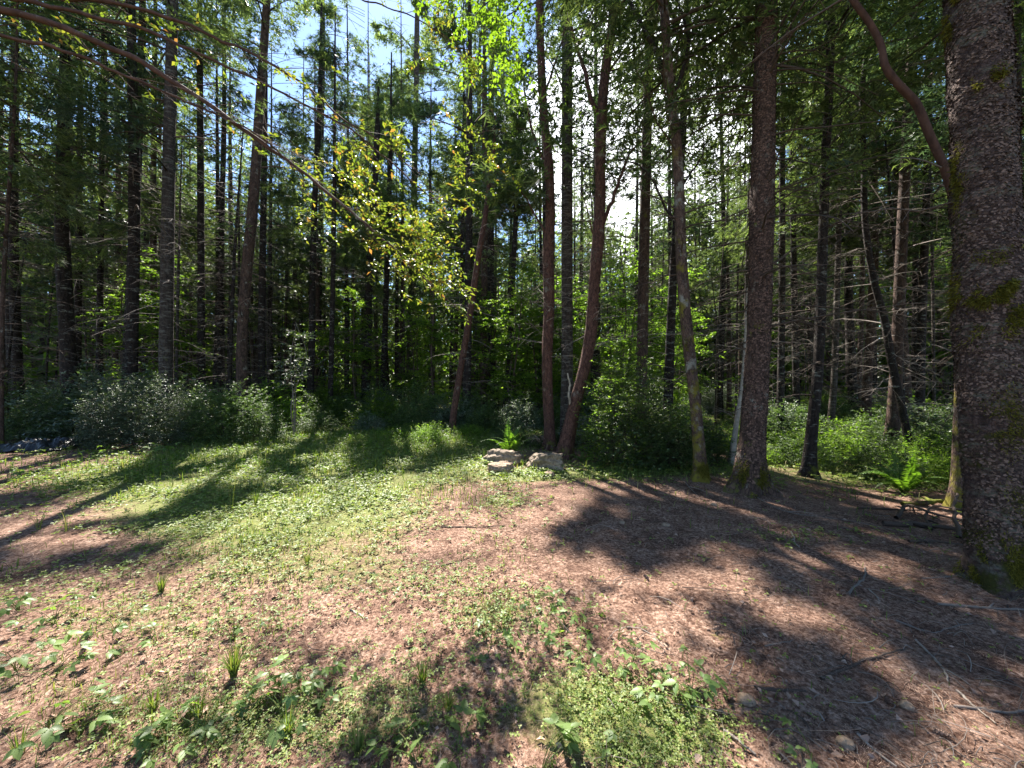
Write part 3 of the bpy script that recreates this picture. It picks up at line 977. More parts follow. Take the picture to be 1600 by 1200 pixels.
# camera sees the side of the trunk facing (-x,-y)
A0 = math.atan2(-2.8, -3.7)
for (p1, p2, dang, w, n, L) in [(925, 850, 0.1, 1.5, 9000, 0.035), (520, 430, 0.2, 1.3, 9000, 0.045), (215, 190, -0.55, 0.35, 2200, 0.05), (175, 145, 0.25, 0.5, 2200, 0.04),
                                (60, -20, -0.8, 0.5, 2500, 0.04), (320, 235, -0.9, 0.25, 1500, 0.035), (700, 620, 0.4, 0.6, 1500, 0.03), (850, 640, 0.9, 0.8, 2500, 0.03)]:
    moss_tufts(big, bv, bO, zr(p1, 2.8, bbase), zr(p2, 2.8, bbase), (A0 + dang, w), n, L, seed=int(p1) + 1, thr=-0.15)

# --- central right fir
X_, Y_, _ = on_ground(1170, 765)
fir2, v2, O2, q2, b2 = named_conifer(
    [(1170, 765, 50), (1174, 700, 44), (1182, 600, 40), (1188, 450, 38), (1190, 330, 40), (1193, 200, 36), (1196, 80, 35), (1198, -20, 33)],
    Y_, 20, 'thick reddish fir trunk with a mossy foot at the edge of the needle clearing', 'bark_fir', h0=4.4, rmax=3.1, nb=80, nspray=9500, slen=0.2,
    dead=(1.9, 6.6, 46, 1.9), sides=56, nz=330, seed=8, ridges=0.05, flare=0.38, amp=0.06, deadmat='twig_dark', nsub=10, split=True)
bark_flakes(fir2, v2, O2, 0.1, 8.0, 16000, 0.032, 0.020, 'flake_red', 4, 0.2)
moss_tufts(fir2, v2, O2, -0.02, 0.28, (-PI / 2 - 0.5, 0.9), 5000, 0.045, seed=2)
moss_tufts(fir2, v2, O2, 0.72, 0.90, (-PI / 2 - 0.9, 0.4), 900, 0.04, seed=4)
moss_tufts(fir2, v2, O2, 2.15, 2.3, (-PI / 2 - 0.8, 0.3), 600, 0.03, seed=4)

# --- the thinner mossy trunk to the left of it
X_, Y_, _ = on_ground(1095, 750)
mos, v3, O3, q3, b3 = named_conifer(
    [(1095, 750, 21), (1088, 650, 18), (1078, 560, 19), (1070, 480, 19), (1065, 410, 18), (1062, 330, 17), (1059, 250, 16), (1048, 140, 15), (1041, 60, 14), (1036, -10, 13)],
    Y_, 14, 'slender curved trunk with yellow moss patches just beside the thick reddish fir', 'bark_moss', h0=5.2, rmax=2.0, nb=34, nspray=2600, slen=0.2,
    dead=(3.2, 6.5, 22, 1.5), sides=28, nz=200, seed=12, flare=0.35, amp=0.09, deadmat='twig_dark', nsub=9, name='mossy_tree', split=True)
moss_tufts(mos, v3, O3, -0.02, 0.22, (-PI / 2, 1.5), 1800, 0.04, seed=6)
moss_tufts(mos, v3, O3, 1.75, 2.35, (PI + 0.4, 0.6), 1500, 0.03, seed=7)


def bare_limb(t, q, pts, Y, base, r0, r1, mat, name='limb', sides=7):
    P = np.array([wpt(px, py, Yk) - base for px, py, Yk in [(p[0], p[1], p[2] if len(p) > 2 else Y) for p in pts]])
    n = 22
    C = catmull(P, n)
    C[1:-1] += rng.normal(0, 0.006, C[1:-1].shape)
    g = Geo(); add_tubes(g, C[None], np.linspace(r0, r1, n)[None], sides)
    o = obj(name, g.mesh(name, mat, smooth=True), t)
    return C


limb_tw = []
Yb = b3[1]
for pts, r0 in [([(1048, 150, Yb), (1030, 95, Yb + .1), (1008, 50, Yb + .2), (985, 5, Yb + .3), (960, -60, Yb + .4)], 0.05),
                ([(1062, 355, Yb), (1040, 325, Yb), (1022, 285, Yb - .1), (1000, 260, Yb - .2), (960, 250, Yb - .4)], 0.022),
                ([(1060, 300, Yb), (1080, 270, Yb - .1), (1098, 240, Yb - .3), (1100, 200, Yb - .4)], 0.02),
                ([(1050, 160, Yb), (1075, 60, Yb + .1), (1050, -20, Yb + .2)], 0.035)]:
    bare_limb(mos, q3, pts, Yb, b3, r0, r0 * 0.35, M['bark_dark'])


# ------------------------------------------------------------------ leafy twigs
def leafy(gl, gt, P0, D, Lt, nl, size, r_, droop=0.25, aspect=0.55, twr=0.0022, mat=0, tmat=0, flat=0.4, pairs=False, carve_base=None, leak=0.004):
    T = len(P0)
    Lt = np.broadcast_to(Lt, (T,))
    if carve_base is not None:
        k = carve(P0, carve_base, leak)
        P0, D, Lt = P0[k], D[k], Lt[k]
        T = len(P0)
        if T == 0: return
    D = nrm(D)
    Lt = np.broadcast_to(Lt, (T,))
    side = nrm(np.cross(D, np.array([0, 0, 1.0])) + 1e-4)
    up = np.array([0, 0, 1.0])
    t = (np.arange(nl) + 0.6) / nl
    base = P0[:, None] + D[:, None] * (Lt[:, None] * t[None])[..., None] - up * (droop * Lt[:, None] * t[None] ** 2)[..., None]
    sg = np.where(np.arange(nl) % 2 == 0, 1.0, -1.0)[None, :, None]
    d = D[:, None] * 0.55 + side[:, None] * sg * 0.85 + r_.normal(0, 0.3, (T, nl, 3)) - up * 0.12
    nr = up + r_.normal(0, flat, (T, nl, 3))
    sz = size * (0.6 + 0.7 * r_.random(T * nl))
    rhombs(gl, base.reshape(-1, 3), d.reshape(-1, 3), nr.reshape(-1, 3), sz, sz * aspect, mat=mat)
    if gt is not None:
        tt = np.linspace(0, 1, 3)
        P = P0[:, None] + D[:, None] * (Lt[:, None] * tt[None])[..., None] - up * (droop * Lt[:, None] * tt[None] ** 2)[..., None]
        add_tubes(gt, P, np.full((T, 1), twr) * np.array([[1, .75, .3]]), 3, tmat)


# --- the two red-barked trees behind the rocks
def redtree(pts, Y, H, label, seed, limbs, w):
    path, base = px_path(pts, Y, H, 0.0)
    t = thing('red_barked_tree', label, 'tree', base)
    me, v, O, q = trunk_mesh(path, M['bark_red'], 30, 260, amp=0.10, seed=seed, flare=0.35)
    obj('trunk', me, t)
    TREES.append((base[0], base[1]))
    for pp, r0 in limbs:
        bare_limb(t, q, pp, Y, base, r0, r0 * 0.3, M['bark_red'])
    dead_branches(None, q, 2.2, 5.8, 26, 1.1, seed, nsub=11, down=-0.15, thick=0.8, split=(t, M['twig']))
    return t, v, O, q, base


Ya = on_ground(858, 702)[1]
ta, va, Oa, qa, ba = redtree([(860, 702, 17), (857, 640, 15), (855, 560, 16), (858, 470, 17), (857, 400, 18), (860, 330, 15), (858, 260, 14), (850, 180, 13), (845, 90, 12), (843, -10, 11)], Ya, 12,
                         'straight red-barked slender trunk rising right behind the two rocks', 3,
                         [([(856, 372, Ya), (846, 352, Ya), (838, 340, Ya), (815, 300, Ya - .2), (800, 285, Ya - .3)], 0.03),
                          ([(858, 270, Ya), (835, 215, Ya), (822, 160, Ya + .1), (815, 110, Ya + .2), (800, 60, Ya + .3)], 0.035),
                          ([(850, 150, Ya), (870, 90, Ya), (885, 40, Ya), (905, -30, Ya)], 0.03),
                          ([(844, 20, Ya), (825, -30, Ya - .1), (800, -40, Ya - .3), (785, -15, Ya - .5)], 0.03)], 16)
def red_crown(t, q, base, h0, h1, n, rad, seed):
    r_ = np.random.default_rng(seed)
    z = h0 + (h1 - h0) * r_.random(n)
    C, _ = at_height(q, z)
    a = r_.random(n) * 2 * PI; rr = rad * np.sqrt(r_.random(n)) * (0.55 + 0.45 * np.sin((z - h0) / (h1 - h0) * PI))
    P0 = C + np.stack([np.cos(a) * rr, np.sin(a) * rr, r_.normal(0, .2, n)], -1)
    lump = fbm(P0 * 1.1, seed, 2) > -0.05
    P0 = P0[lump]
    gl, gt = Geo(), Geo()
    leafy(gl, gt, P0, r_.normal(0, 1, P0.shape) * np.array([1, 1, .5]), 0.3, 9, 0.075, r_, 0.4, 0.5, carve_base=base)
    if gl.n:
        obj('leaves', gl.mesh('leaves', M['shrub']), t); obj('twigs', gt.mesh('twigs', M['twig_dark']), t)


red_crown(ta, qa, ba, 6.6, 12.0, 480, 2.0, 71)
# lime-green leaves hanging from its top
gl, gt = Geo(), Geo()
r_ = np.random.default_rng(77)
for (cx, cy, sx, sy, n) in [(785, 40, 30, 40, 34), (797, 100, 16, 26, 24), (775, 5, 50, 16, 22), (730, 80, 30, 40, 8), (745, 25, 36, 30, 14), (688, -5, 45, 12, 10), (798, 135, 8, 16, 8)]:
    pp = np.stack([r_.normal(cx, sx * 0.6, n), r_.normal(cy, sy * 0.6, n)], -1)
    P0 = np.array([wpt(a, b, 5.7 + r_.normal(0, 0.3)) for a, b in pp]) - ba
    leafy(gl, gt, P0, r_.normal(0, 1, (n, 3)) + np.array([0, 0, -0.5]), 0.16 + 0.14 * r_.random(n), 8, 0.075, r_, 0.5, 0.6)
obj('leaves', gl.mesh('leaves', M['maple']), ta)
obj('twigs', gt.mesh('twigs', M['twig_dark']), ta)
bare_limb(ta, qa, [(838, -25, 5.9), (810, 10, 5.8), (795, 60, 5.7), (798, 120, 5.7)], 5.7, ba, 0.012, 0.003, M['bark_dark'], 'twig', 5)
bare_limb(ta, qa, [(838, -35, 5.9), (780, -10, 5.8), (740, 30, 5.7), (725, 90, 5.7)], 5.7, ba, 0.012, 0.003, M['bark_dark'], 'twig', 5)

Yc = on_ground(884, 714)[1]
tb, vb, Ob, qb, bb = redtree([(882, 712, 24), (890, 670, 22), (899, 630, 19), (913, 575, 18), (923, 520, 18), (928, 450, 17), (934, 380, 19), (938, 310, 16), (938, 240, 17), (940, 190, 17), (946, 110, 15), (955, 50, 14), (960, -10, 14)], Yc, 13,
                         'red-barked trunk leaning out from the rock and then forking upward', 6,
                         [([(932, 378, Yc), (944, 345, Yc), (958, 310, Yc - .1), (972, 270, Yc - .2), (990, 232, Yc - .2), (1010, 215, Yc - .3)], 0.055),
                          ([(938, 185, Yc), (925, 160, Yc), (915, 115, Yc), (900, 70, Yc + .1), (890, 30, Yc + .1), (884, -20, Yc + .2)], 0.055),
                          ([(926, 365, Yc), (918, 330, Yc - .1), (908, 300, Yc - .2)], 0.018),
                          ([(945, 120, Yc), (975, 80, Yc), (1000, 40, Yc), (1010, -10, Yc)], 0.025)], 18)
red_crown(tb, qb, bb, 6.8, 13.0, 560, 2.3, 72)
bare_limb(tb, qb, [(893, 640, Yc), (889, 618, Yc - .1), (890, 600, Yc - .1), (887, 583, Yc - .1)], Yc, bb, 0.03, 0.016, M['palewood'], 'broken_snag', 7)

# --- pale bare stem leaning behind the thick fir
Yp = 7.6
path, base = px_path([(1144, 700, 10), (1151, 660, 8), (1159, 610, 7), (1163, 560, 6), (1166, 500, 4), (1168, 450, 3)], Yp, 3.2)
t = thing('bleached_dead_tree', 'pale bleached dead stem leaning out from behind the thick fir', 'tree', base)
me, v_, O_, q_ = trunk_mesh(path, M['palewood'], 12, 60, amp=0.08, seed=4)
obj('trunk', me, t); TREES.append((base[0], base[1]))
g = Geo(); dead_branches(g, q_, 0.6, 3.0, 26, 1.1, 4, nsub=7, down=-0.05)
obj('branches', g.mesh('branches', M['twig']), t)

# --- curving madrone in the right, mostly hidden behind the big trunk, and its limb
Ym = 3.55
bx, by = (1520 - 800) / CF * Ym, Ym
path, base = px_path([(1528, 850, 34), (1520, 700, 30), (1512, 560, 26), (1506, 440, 22), (1497, 330, 20), (1484, 285, 19), (1474, 258, 17), (1452, 210, 16), (1430, 160, 15), (1402, 130, 14), (1384, 105, 13),
                      (1376, 70, 12), (1358, 35, 11), (1336, 5, 11), (1310, -45, 10)], Ym, 2.0)
t = thing('curved_trunk_tree', 'crooked reddish trunk curving out from behind the massive mossy conifer', 'tree', base)
me, v_, O_, q_ = trunk_mesh(path, M['bark_limb'], 20, 200, amp=0.07, seed=14, flare=0.3)
obj('trunk', me, t); TREES.append((base[0], base[1]))
g = Geo(); 
for i_ in range(3):
    pass
obj('branch', (lambda g: (add_tubes(g, catmull(np.array([wpt(1472, 262, Ym), wpt(1440, 250, Ym - .1), wpt(1410, 247, Ym - .2), wpt(1395, 252, Ym - .3)]) - base, 14)[None], np.linspace(.008, .003, 14)[None], 5), g)[1])(Geo()).mesh('branch', M['twig']), t)

# --- all the other trunks one can follow in the photograph (pixel path from the base up, depth, height)
SPECS = [
 # pts, Y, H, label, bark, crown start, rmax, dead
 ([(885, 672, 20), (886, 560, 18), (886, 400, 18), (886, 200, 17), (886, 0, 16)], 9.8, 22, 'straight dark fir trunk standing between the two red-barked trees', 'bark_grey', 7.0, 3.0, 24),
 ([(1000, 640, 20), (1003, 560, 18), (1006, 400, 17), (1011, 200, 16), (1016, 0, 15)], 10.5, 23, 'tall fir trunk rising behind the round leafy bush', 'bark_fir', 7.0, 3.2, 24),
 ([(1043, 650, 17), (1046, 560, 15), (1052, 430, 14), (1064, 250, 12), (1074, 40, 11)], 11.5, 21, 'dark trunk seen just left of the moss-patched slender tree', 'bark_dark', 8.5, 2.6, 22),
 ([(1263, 736, 24), (1268, 680, 20), (1278, 580, 18), (1284, 430, 17), (1290, 250, 15), (1296, 120, 14), (1299, -10, 13)], 7.0, 20, 'dark leaning conifer trunk growing beside lit sword ferns', 'bark_dark', 6.5, 2.4, 34),
 ([(1424, 705, 15), (1410, 640, 14), (1392, 560, 14), (1382, 500, 13), (1366, 440, 12), (1352, 350, 11), (1350, 250, 10), (1347, 150, 9), (1352, 90, 8)], 8.6, 9, 'crooked thin trunk crossing in front of the pale-footed fir', 'bark_dark', 6.5, 1.4, 26),
 ([(1390, 706, 27), (1397, 640, 24), (1402, 540, 21), (1408, 400, 20), (1415, 250, 18), (1424, 60, 16)], 9.6, 22, 'fir trunk with a pale sunlit foot among the ferns', 'bark_fir', 8.0, 2.6, 26),
 ([(1436, 668, 18), (1438, 600, 16), (1442, 450, 15), (1448, 300, 13), (1452, 100, 12)], 12.5, 22, 'dark trunk behind the crooked thin one, left of the massive mossy conifer', 'bark_dark', 9.0, 2.6, 24),
 ([(1297, 668, 13), (1303, 600, 11), (1308, 450, 10), (1312, 300, 9), (1316, 100, 8)], 13.0, 19, 'slender pale-flecked trunk in the bright undergrowth beyond the ferns', 'bark_grey', 8.5, 2.2, 26),
 ([(1502, 792, 40), (1500, 700, 26), (1503, 600, 24), (1506, 400, 22), (1510, 200, 20)], 5.0, 18, 'dark mossy-footed trunk half hidden behind the massive conifer', 'bark_moss', 8.5, 2.2, 10),
 ([(1592, 700, 20), (1592, 500, 18), (1590, 300, 17), (1589, 100, 15)], 6.5, 18, 'trunk showing as a dark strip past the massive conifer', 'bark_grey', 5.5, 2.4, 26),
 ([(1218, 690, 13), (1220, 600, 12), (1222, 450, 11), (1222, 300, 10), (1223, 120, 9)], 12.0, 20, 'slender trunk just behind the thick reddish fir', 'bark_dark', 8.5, 2.2, 30),
 ([(1245, 665, 12), (1243, 560, 11), (1240, 400, 10), (1238, 200, 9)], 14.5, 20, 'dark slender trunk between the thick reddish fir and the leaning conifer', 'bark_dark', 9.5, 2.4, 30),
 ([(380, 672, 20), (378, 600, 19), (378, 540, 18), (385, 430, 18), (397, 300, 17), (404, 190, 15), (411, 90, 14), (417, 0, 12)], 11.8, 24, 'leaning conifer trunk standing where the grass meets the shrubs', 'bark_fir', 8.8, 2.8, 30),
 ([(258, 682, 27), (259, 600, 25), (261, 450, 23), (264, 250, 21), (268, 80, 19), (270, 0, 18)], 10.8, 24, 'stout grey trunk with pale lichen bands standing in the dark bush', 'bark_grey', 8.2, 2.8, 30),
 ([(199, 640, 22), (201, 560, 20), (206, 420, 18), (214, 260, 16), (222, 60, 13)], 13.5, 24, 'dark thick trunk left of the grey banded one', 'bark_dark', 9.0, 3.0, 34),
 ([(316, 640, 14), (315, 560, 13), (314, 400, 12), (313, 200, 11), (312, 60, 10)], 14.0, 22, 'straight dark trunk midway between the grey banded and the leaning one', 'bark_dark', 9.0, 2.6, 30),
 ([(155, 640, 13), (156, 500, 12), (158, 350, 10), (160, 200, 9)], 14.5, 21, 'thin straight dark trunk behind the pale bush', 'bark_dark', 8.5, 2.6, 34),
 ([(120, 640, 14), (122, 500, 13), (124, 300, 11), (126, 150, 10)], 15.5, 21, 'thin dark trunk rising behind the pale bush, further left', 'bark_dark', 8.0, 2.8, 34),
 ([(2, 560, 9), (5, 450, 8), (14, 300, 7), (22, 180, 6), (26, 80, 5)], 9.0, 12, 'thin swaying trunk at the very edge of the wood', 'bark_fir', 4.5, 2.0, 26),
 ([(345, 650, 11), (344, 500, 10), (346, 350, 9), (350, 200, 8)], 16.5, 20, 'slim dark trunk left of the leaning conifer', 'bark_dark', 10.0, 2.4, 30),
 ([(408, 640, 13), (409, 500, 12), (412, 300, 10), (414, 150, 9)], 15.0, 21, 'dark trunk close behind the leaning conifer', 'bark_dark', 10, 2.4, 28),
 ([(484, 650, 12), (487, 540, 11), (489, 400, 10), (494, 270, 9), (500, 150, 8)], 17.0, 20, 'slim dark trunk beside the drooping silvery sapling', 'bark_dark', 9.5, 2.2, 26),
 ([(516, 650, 9), (519, 500, 8), (522, 330, 7)], 16.0, 18, 'very thin trunk crossed by the arching limb', 'bark_dark', 9.5, 2.0, 24),
 ([(570, 655, 14), (573, 560, 12), (578, 400, 11), (586, 280, 10), (590, 200, 9)], 18.5, 16.5, 'dark trunk right behind the yellow-leaved limb tip, leaning slightly', 'bark_dark', 9.8, 2.4, 28),
 ([(598, 650, 10), (602, 500, 9), (606, 380, 8), (610, 250, 7)], 20.5, 20, 'thin dark pole between two thicker trunks behind the yellow leaves', 'bark_dark', 10.5, 2.2, 26),
 ([(497, 640, 9), (500, 400, 8), (503, 200, 7), (505, 0, 5)], 29.0, 35, 'tall full-crowned fir far back above the drooping sapling', 'bark_dark', 11.0, 4.6, 20),
 ([(742, 640, 9), (745, 400, 8), (748, 200, 7), (750, 60, 4)], 31.0, 31, 'tall full-crowned fir far back above the thin reddish leaning tree', 'bark_dark', 11.0, 4.2, 20),
 ([(570, 640, 8), (568, 400, 7), (566, 200, 5)], 33.0, 28, 'lower-topped full fir far back with sky above its tip', 'bark_dark', 9.0, 4.2, 20),
 ([(640, 650, 15), (641, 600, 14), (644, 450, 12), (647, 300, 10), (650, 150, 8), (652, 0, 6)], 30.0, 36, 'dense-crowned tall fir standing behind the grassy mound', 'bark_grey', 12.0, 5.2, 24),
 ([(706, 668, 11), (716, 600, 10), (733, 500, 10), (748, 400, 9), (758, 340, 8), (766, 270, 6), (772, 230, 5)], 11.0, 9.6, 'thin reddish tree leaning to the right behind the mound', 'bark_red', 6.9, 1.0, 16),
 ([(756, 655, 12), (756, 560, 11), (757, 400, 10), (758, 250, 9), (757, 130, 8)], 18.5, 23, 'straight slim trunk, left one of a close pair behind the fern', 'bark_fir', 9.5, 2.4, 26),
 ([(776, 660, 12), (770, 600, 11), (767, 500, 11), (767, 350, 10), (766, 250, 9), (768, 130, 8)], 20.5, 24, 'straight slim trunk, right one of a close pair behind the fern', 'bark_dark', 9.5, 2.4, 26),
 ([(788, 668, 9), (794, 590, 9), (799, 480, 8), (804, 380, 8), (809, 260, 7), (812, 180, 6)], 16.5, 14, 'thin dark trunk leaning slightly above the bright sword fern', 'bark_dark', 9.0, 1.6, 24),
]
for k, (pts, Y, H, label, bark, h0, rmax, nd) in enumerate(SPECS):
    if pts[0][0] < 630 or pts[0][0] > 1200: h0 = min(h0, (12.0 if Y > 25 else 6.0) if Y > 11 else 5.5)
    nd = int(nd * 1.4)
    ns = 7600 if Y > 12 else 6600
    if 'dense-crowned' in label: ns = 17000
    if 'full' in label and 'far back' in label: ns = 11000
    if 'between the two red' in label or 'behind the round leafy' in label: ns = 8500
    if rmax < 1.5: ns = 500
    named_conifer(pts, Y, H, label, bark, h0=h0, rmax=rmax, nb=60, nspray=ns, slen=(0.45 if Y > 22 else 0.24) if Y > 12 else 0.2,
                  dead=(1.5, h0 + 1.5, nd, 1.5), sides=14 if Y > 9 else 24, nz=60 if Y > 9 else 120, seed=100 + k,
                  deadmat='twig' if (k % 3) else 'twig_dark', flare=0.3, shape=0.42, mat='needle_blue' if k % 4 == 1 else 'needle')

EXTRA_SHADE = [[(1250, 1010), (1420, 1060), (1560, 1150), (1440, 1150), (1290, 1070)],
               [(1180, 1150), (1300, 1120), (1380, 1210), (1250, 1240)], [(1440, 900), (1600, 930), (1600, 1000), (1480, 960)], [(1130, 950), (1200, 960), (1250, 1060), (1150, 1050)], [(1450, 1010), (1600, 1040), (1620, 1090), (1480, 1060)]]
# sprays added to cast shade on the clearing, each on the tree nearest the sun's way
HOSTS = [(mos, b3, 4.6, 13), (fir2, b2, 4.2, 19)] + [(o_, np.array(o_.location), 5.5, 20) for o_ in list(COL.objects)
         if o_.get('label') and ('between the two red' in o_['label'] or 'behind the round leafy' in o_['label'] or 'just left of the moss-patched' in o_['label'] or 'leaning conifer growing' in o_['label'])]
HOSTS += [(ta, ba, 6.0, 12), (tb, bb, 6.0, 13)]
NLOW = len(HOSTS)
HOSTS += [(o_, np.array(o_.location), 15.3, 23.5) for o_ in list(COL.objects)
          if o_.get('label') and ('close pair' in o_['label'] or 'dense-crowned' in o_['label'] or 'thin dark pole between' in o_['label'] or 'right behind the yellow' in o_['label'])]
gp = gloom_points([GLOOM[i] for i in (0, 1, 3, 4, 6, 7, 8, 9)] + [gpoly(p_) for p_ in EXTRA_SHADE], 400, 5)
r_ = np.random.default_rng(55)
hh = np.linspace(4.2, 23.5, 80)
high = r_.random(len(gp)) < 0.62
best = np.full(len(gp), 9.0); bh = np.zeros(len(gp)); bi = np.full(len(gp), -1)
for ih, (o_, b_, za, zb) in enumerate(HOSTS):
    for h in hh[(hh > za) & (hh < zb)]:
        p = up_ray(gp, np.full(len(gp), h))
        d_ = np.hypot(p[:, 0] - b_[0], p[:, 1] - b_[1]) + (0.05 * h if ih < NLOW else 0)
        k = (d_ < best) & ((high & (ih >= NLOW)) | (~high & (ih < NLOW)))
        best[k], bh[k], bi[k] = d_[k], h, ih
for ih, (o_, b_, za, zb) in enumerate(HOSTS):
    k = (bi == ih) & (best < 4.6)
    n = int(k.sum())
    if n < 20: continue
    P = up_ray(gp[k], np.maximum(za, bh[k] + r_.normal(0, 0.5, n))) - b_
    out = nrm(P * np.array([1, 1, 0]) + r_.normal(0, .2, (n, 3)))
    d = nrm(out * 0.7 + r_.normal(0, 0.5, (n, 3)) + np.array([0, 0, -0.3]))
    sv = nrm(np.cross(d, np.array([0, 0, 1.0]) + r_.normal(0, 0.4, (n, 3))))
    g = Geo(); add_sprays(g, P, d, sv, (0.26 if ih < NLOW else 0.38) * (0.6 + 0.8 * r_.random(n)), 0.17)
    # wood added to carry them
    c_ = P[r_.choice(n, max(6, n // 45))]
    st = c_ * np.array([0.0, 0.0, 1.0]) + np.array([0, 0, 0.25])
    tt = np.linspace(0, 1, 5)[None, :, None]
    BP = st[:, None] * (1 - tt) + c_[:, None] * tt + np.array([0, 0, 0.25]) * np.sin(tt * PI)
    gw = Geo(); add_tubes(gw, BP, np.full((len(c_), 1), 0.012) * np.array([[1, .8, .6, .4, .2]]), 3)
    obj('crown', g.mesh('crown', M['needle']), o_); obj('branches', gw.mesh('branches', M['twig_dark']), o_)  # added shade sprays and their wood, beside the tree's own crown
    print('shade', o_['label'][:40], n)
GP_NEAR = gloom_points([GLOOM[2]], 55, 6)
GP_LEFT = gloom_points([gpoly([(190, 1120), (250, 1040), (350, 1005), (520, 1000), (550, 1060), (560, 1150), (640, 1230), (150, 1260)])], 85, 7)

# ------------------------------------------------------------------ arching tree outside the left edge, its limbs cross the view
ab = np.array([-7.6, 2.6, hz(-7.6, 2.6)])
arch = thing('arching_broadleaf_tree', 'reddish arching limbs with yellow-green leaves sweeping in over the clearing', 'tree', ab)
apath = np.array([[0, 0, -0.3, 0.17], [0, 0, 0, 0.16], [0.1, 0.02, 1.5, 0.14], [0.35, 0.05, 3.2, 0.125], [0.7, 0.1, 4.6, 0.11], [0.9, 0.15, 5.6, 0.09], [1.1, 0.2, 7.5, 0.05], [1.2, 0.2, 9.0, 0.02]])
me, v_, O_, q_ = trunk_mesh(apath, M['bark_limb'], 20, 80, amp=0.05, seed=2)
obj('trunk', me, arch)
TREES.append((ab[0], ab[1]))
LIMBS = [
 ([(-60, 0, 3.1), (0, 13, 3.2), (57, 30, 3.3), (145, 61, 3.4), (209, 91, 3.5), (270, 128, 3.6), (320, 159, 3.65), (371, 196, 3.7), (439, 243, 3.8), (540, 324, 3.95), (600, 375, 4.0), (650, 420, 4.0), (695, 470, 4.0)], 0.040, 0.007, [0.7, 0.15, 4.6]),
 ([(-60, 42, 3.0), (0, 56, 3.1), (95, 78, 3.25), (182, 111, 3.4), (257, 145, 3.5), (320, 170, 3.6), (400, 210, 3.7), (470, 270, 3.85)], 0.026, 0.006, [0.5, 0.1, 4.0]),
 ([(-30, -14, 3.4), (44, 3, 3.5), (159, 29, 3.6), (216, 44, 3.65), (290, 74, 3.7), (371, 111, 3.8), (439, 145, 3.9), (540, 199, 4.0), (600, 245, 4.1), (650, 290, 4.1), (690, 322, 4.1)], 0.026, 0.005, [0.8, 0.2, 5.1]),
 ([(0, -25, 3.7), (101, -3, 3.75), (189, 7, 3.8), (243, 20, 3.85), (324, 54, 3.9), (405, 91, 3.95), (473, 132, 4.0), (540, 189, 4.0), (600, 225, 4.05), (650, 268, 4.1)], 0.030, 0.005, [0.9, 0.2, 5.6]),
 ([(300, -120, 4.4), (450, -60, 4.8), (570, 0, 5.2), (640, 24, 5.4), (680, 46, 5.5), (720, 82, 5.6), (745, 128, 5.7)], 0.024, 0.004, [1.0, 0.2, 6.6]),
]
limb_pts = []
glm, gtw = Geo(), Geo()
r_ = np.random.default_rng(5)
for li, (pts, r0, r1, root) in enumerate(LIMBS):
    P = [np.array(root)] + [wpt(*p) - ab for p in pts]
    C = catmull(np.array(P), 90)
    C[3:] += 0.022 * np.stack([fbm(np.stack([np.arange(87) * 0.42 + 9 * li, np.full(87, k_), np.zeros(87)], -1), 7) for k_ in range(3)], -1)
    g = Geo(); add_tubes(g, C[None], np.linspace(r0, r1, 90)[None] * (1 + 0.06 * rng.normal(0, 1, 90)), 8)
    obj('limb', g.mesh('limb', M['bark_limb'], smooth=True), arch)
    # bare side twigs along the limb
    n = 46
    k = r_.integers(20, 88, n)
    tang = nrm(C[k + 1] - C[k - 1])
    sd = nrm(r_.normal(0, 1, (n, 3)))
    d = nrm(tang * 1.2 + sd * 0.8)
    Lw = 0.12 + 0.5 * r_.random(n) ** 1.5
    tt = np.linspace(0, 1, 5)
    TP = C[k][:, None] + d[:, None] * (Lw[:, None] * tt)[..., None] + nrm(tang + r_.normal(0, .3, (n, 3)))[:, None] * (0.3 * Lw[:, None] * tt ** 2)[..., None]
    add_tubes(gtw, TP, np.full((n, 1), 0.0035) * np.array([[1, .9, .7, .5, .3]]), 4)
    # sparse leaves on twig ends
    e = TP[:, -1][r_.random(n) < (0.30 if li != 1 else 0.15)]
    if len(e): leafy(glm, gtw, e, r_.normal(0, 1, (len(e), 3)), 0.10, 7, 0.055, r_, 0.3, 0.45)
for (cx, cy, sx, sy, n) in [(640, 385, 62, 54, 125), (690, 440, 36, 34, 40), (600, 335, 40, 24, 24), (560, 232, 44, 26, 26), (600, 215, 20, 18, 10), (680, 15, 18, 14, 10), (672, 42, 14, 22, 14), (728, 98, 16, 18, 16), (655, 85, 10, 12, 6),
                            (60, 44, 60, 12, 14), (440, 108, 8, 8, 4), (484, 155, 8, 10, 4), (695, 300, 10, 8, 4), (712, 320, 8, 6, 4), (240, 36, 14, 8, 5), (540, 275, 60, 44, 22), (470, 255, 46, 34, 12)]:
    pp = np.stack([r_.normal(cx, sx * 0.6, n), r_.normal(cy, sy * 0.6, n)], -1)
    P0 = np.array([wpt(a, b, (4.7 if cx in (540, 470) else (5.5 if cy < 100 and cx > 640 else 4.0)) + r_.normal(0, 0.22)) for a, b in pp]) - ab
    leafy(glm, gtw, P0, nrm(np.array([0.8, 0.3, -0.1]) + r_.normal(0, 0.6, (n, 3))), 0.09 + 0.12 * r_.random(n), 8, 0.058, r_, 0.35, 0.45)
P0 = up_ray(GP_LEFT, 3.4 + 1.6 * r_.random(len(GP_LEFT))) - ab  # leaves added along the sun's rays to shade the lower left ground
leafy(glm, gtw, P0, nrm(np.array([0.8, 0.3, -0.1]) + r_.normal(0, 0.6, P0.shape)), 0.16, 8, 0.062, r_, 0.35, 0.5)
P0 = up_ray(GP_NEAR, 4.6 + 1.6 * r_.random(len(GP_NEAR))) - ab  # further leaves added so their shade darkens the near ground
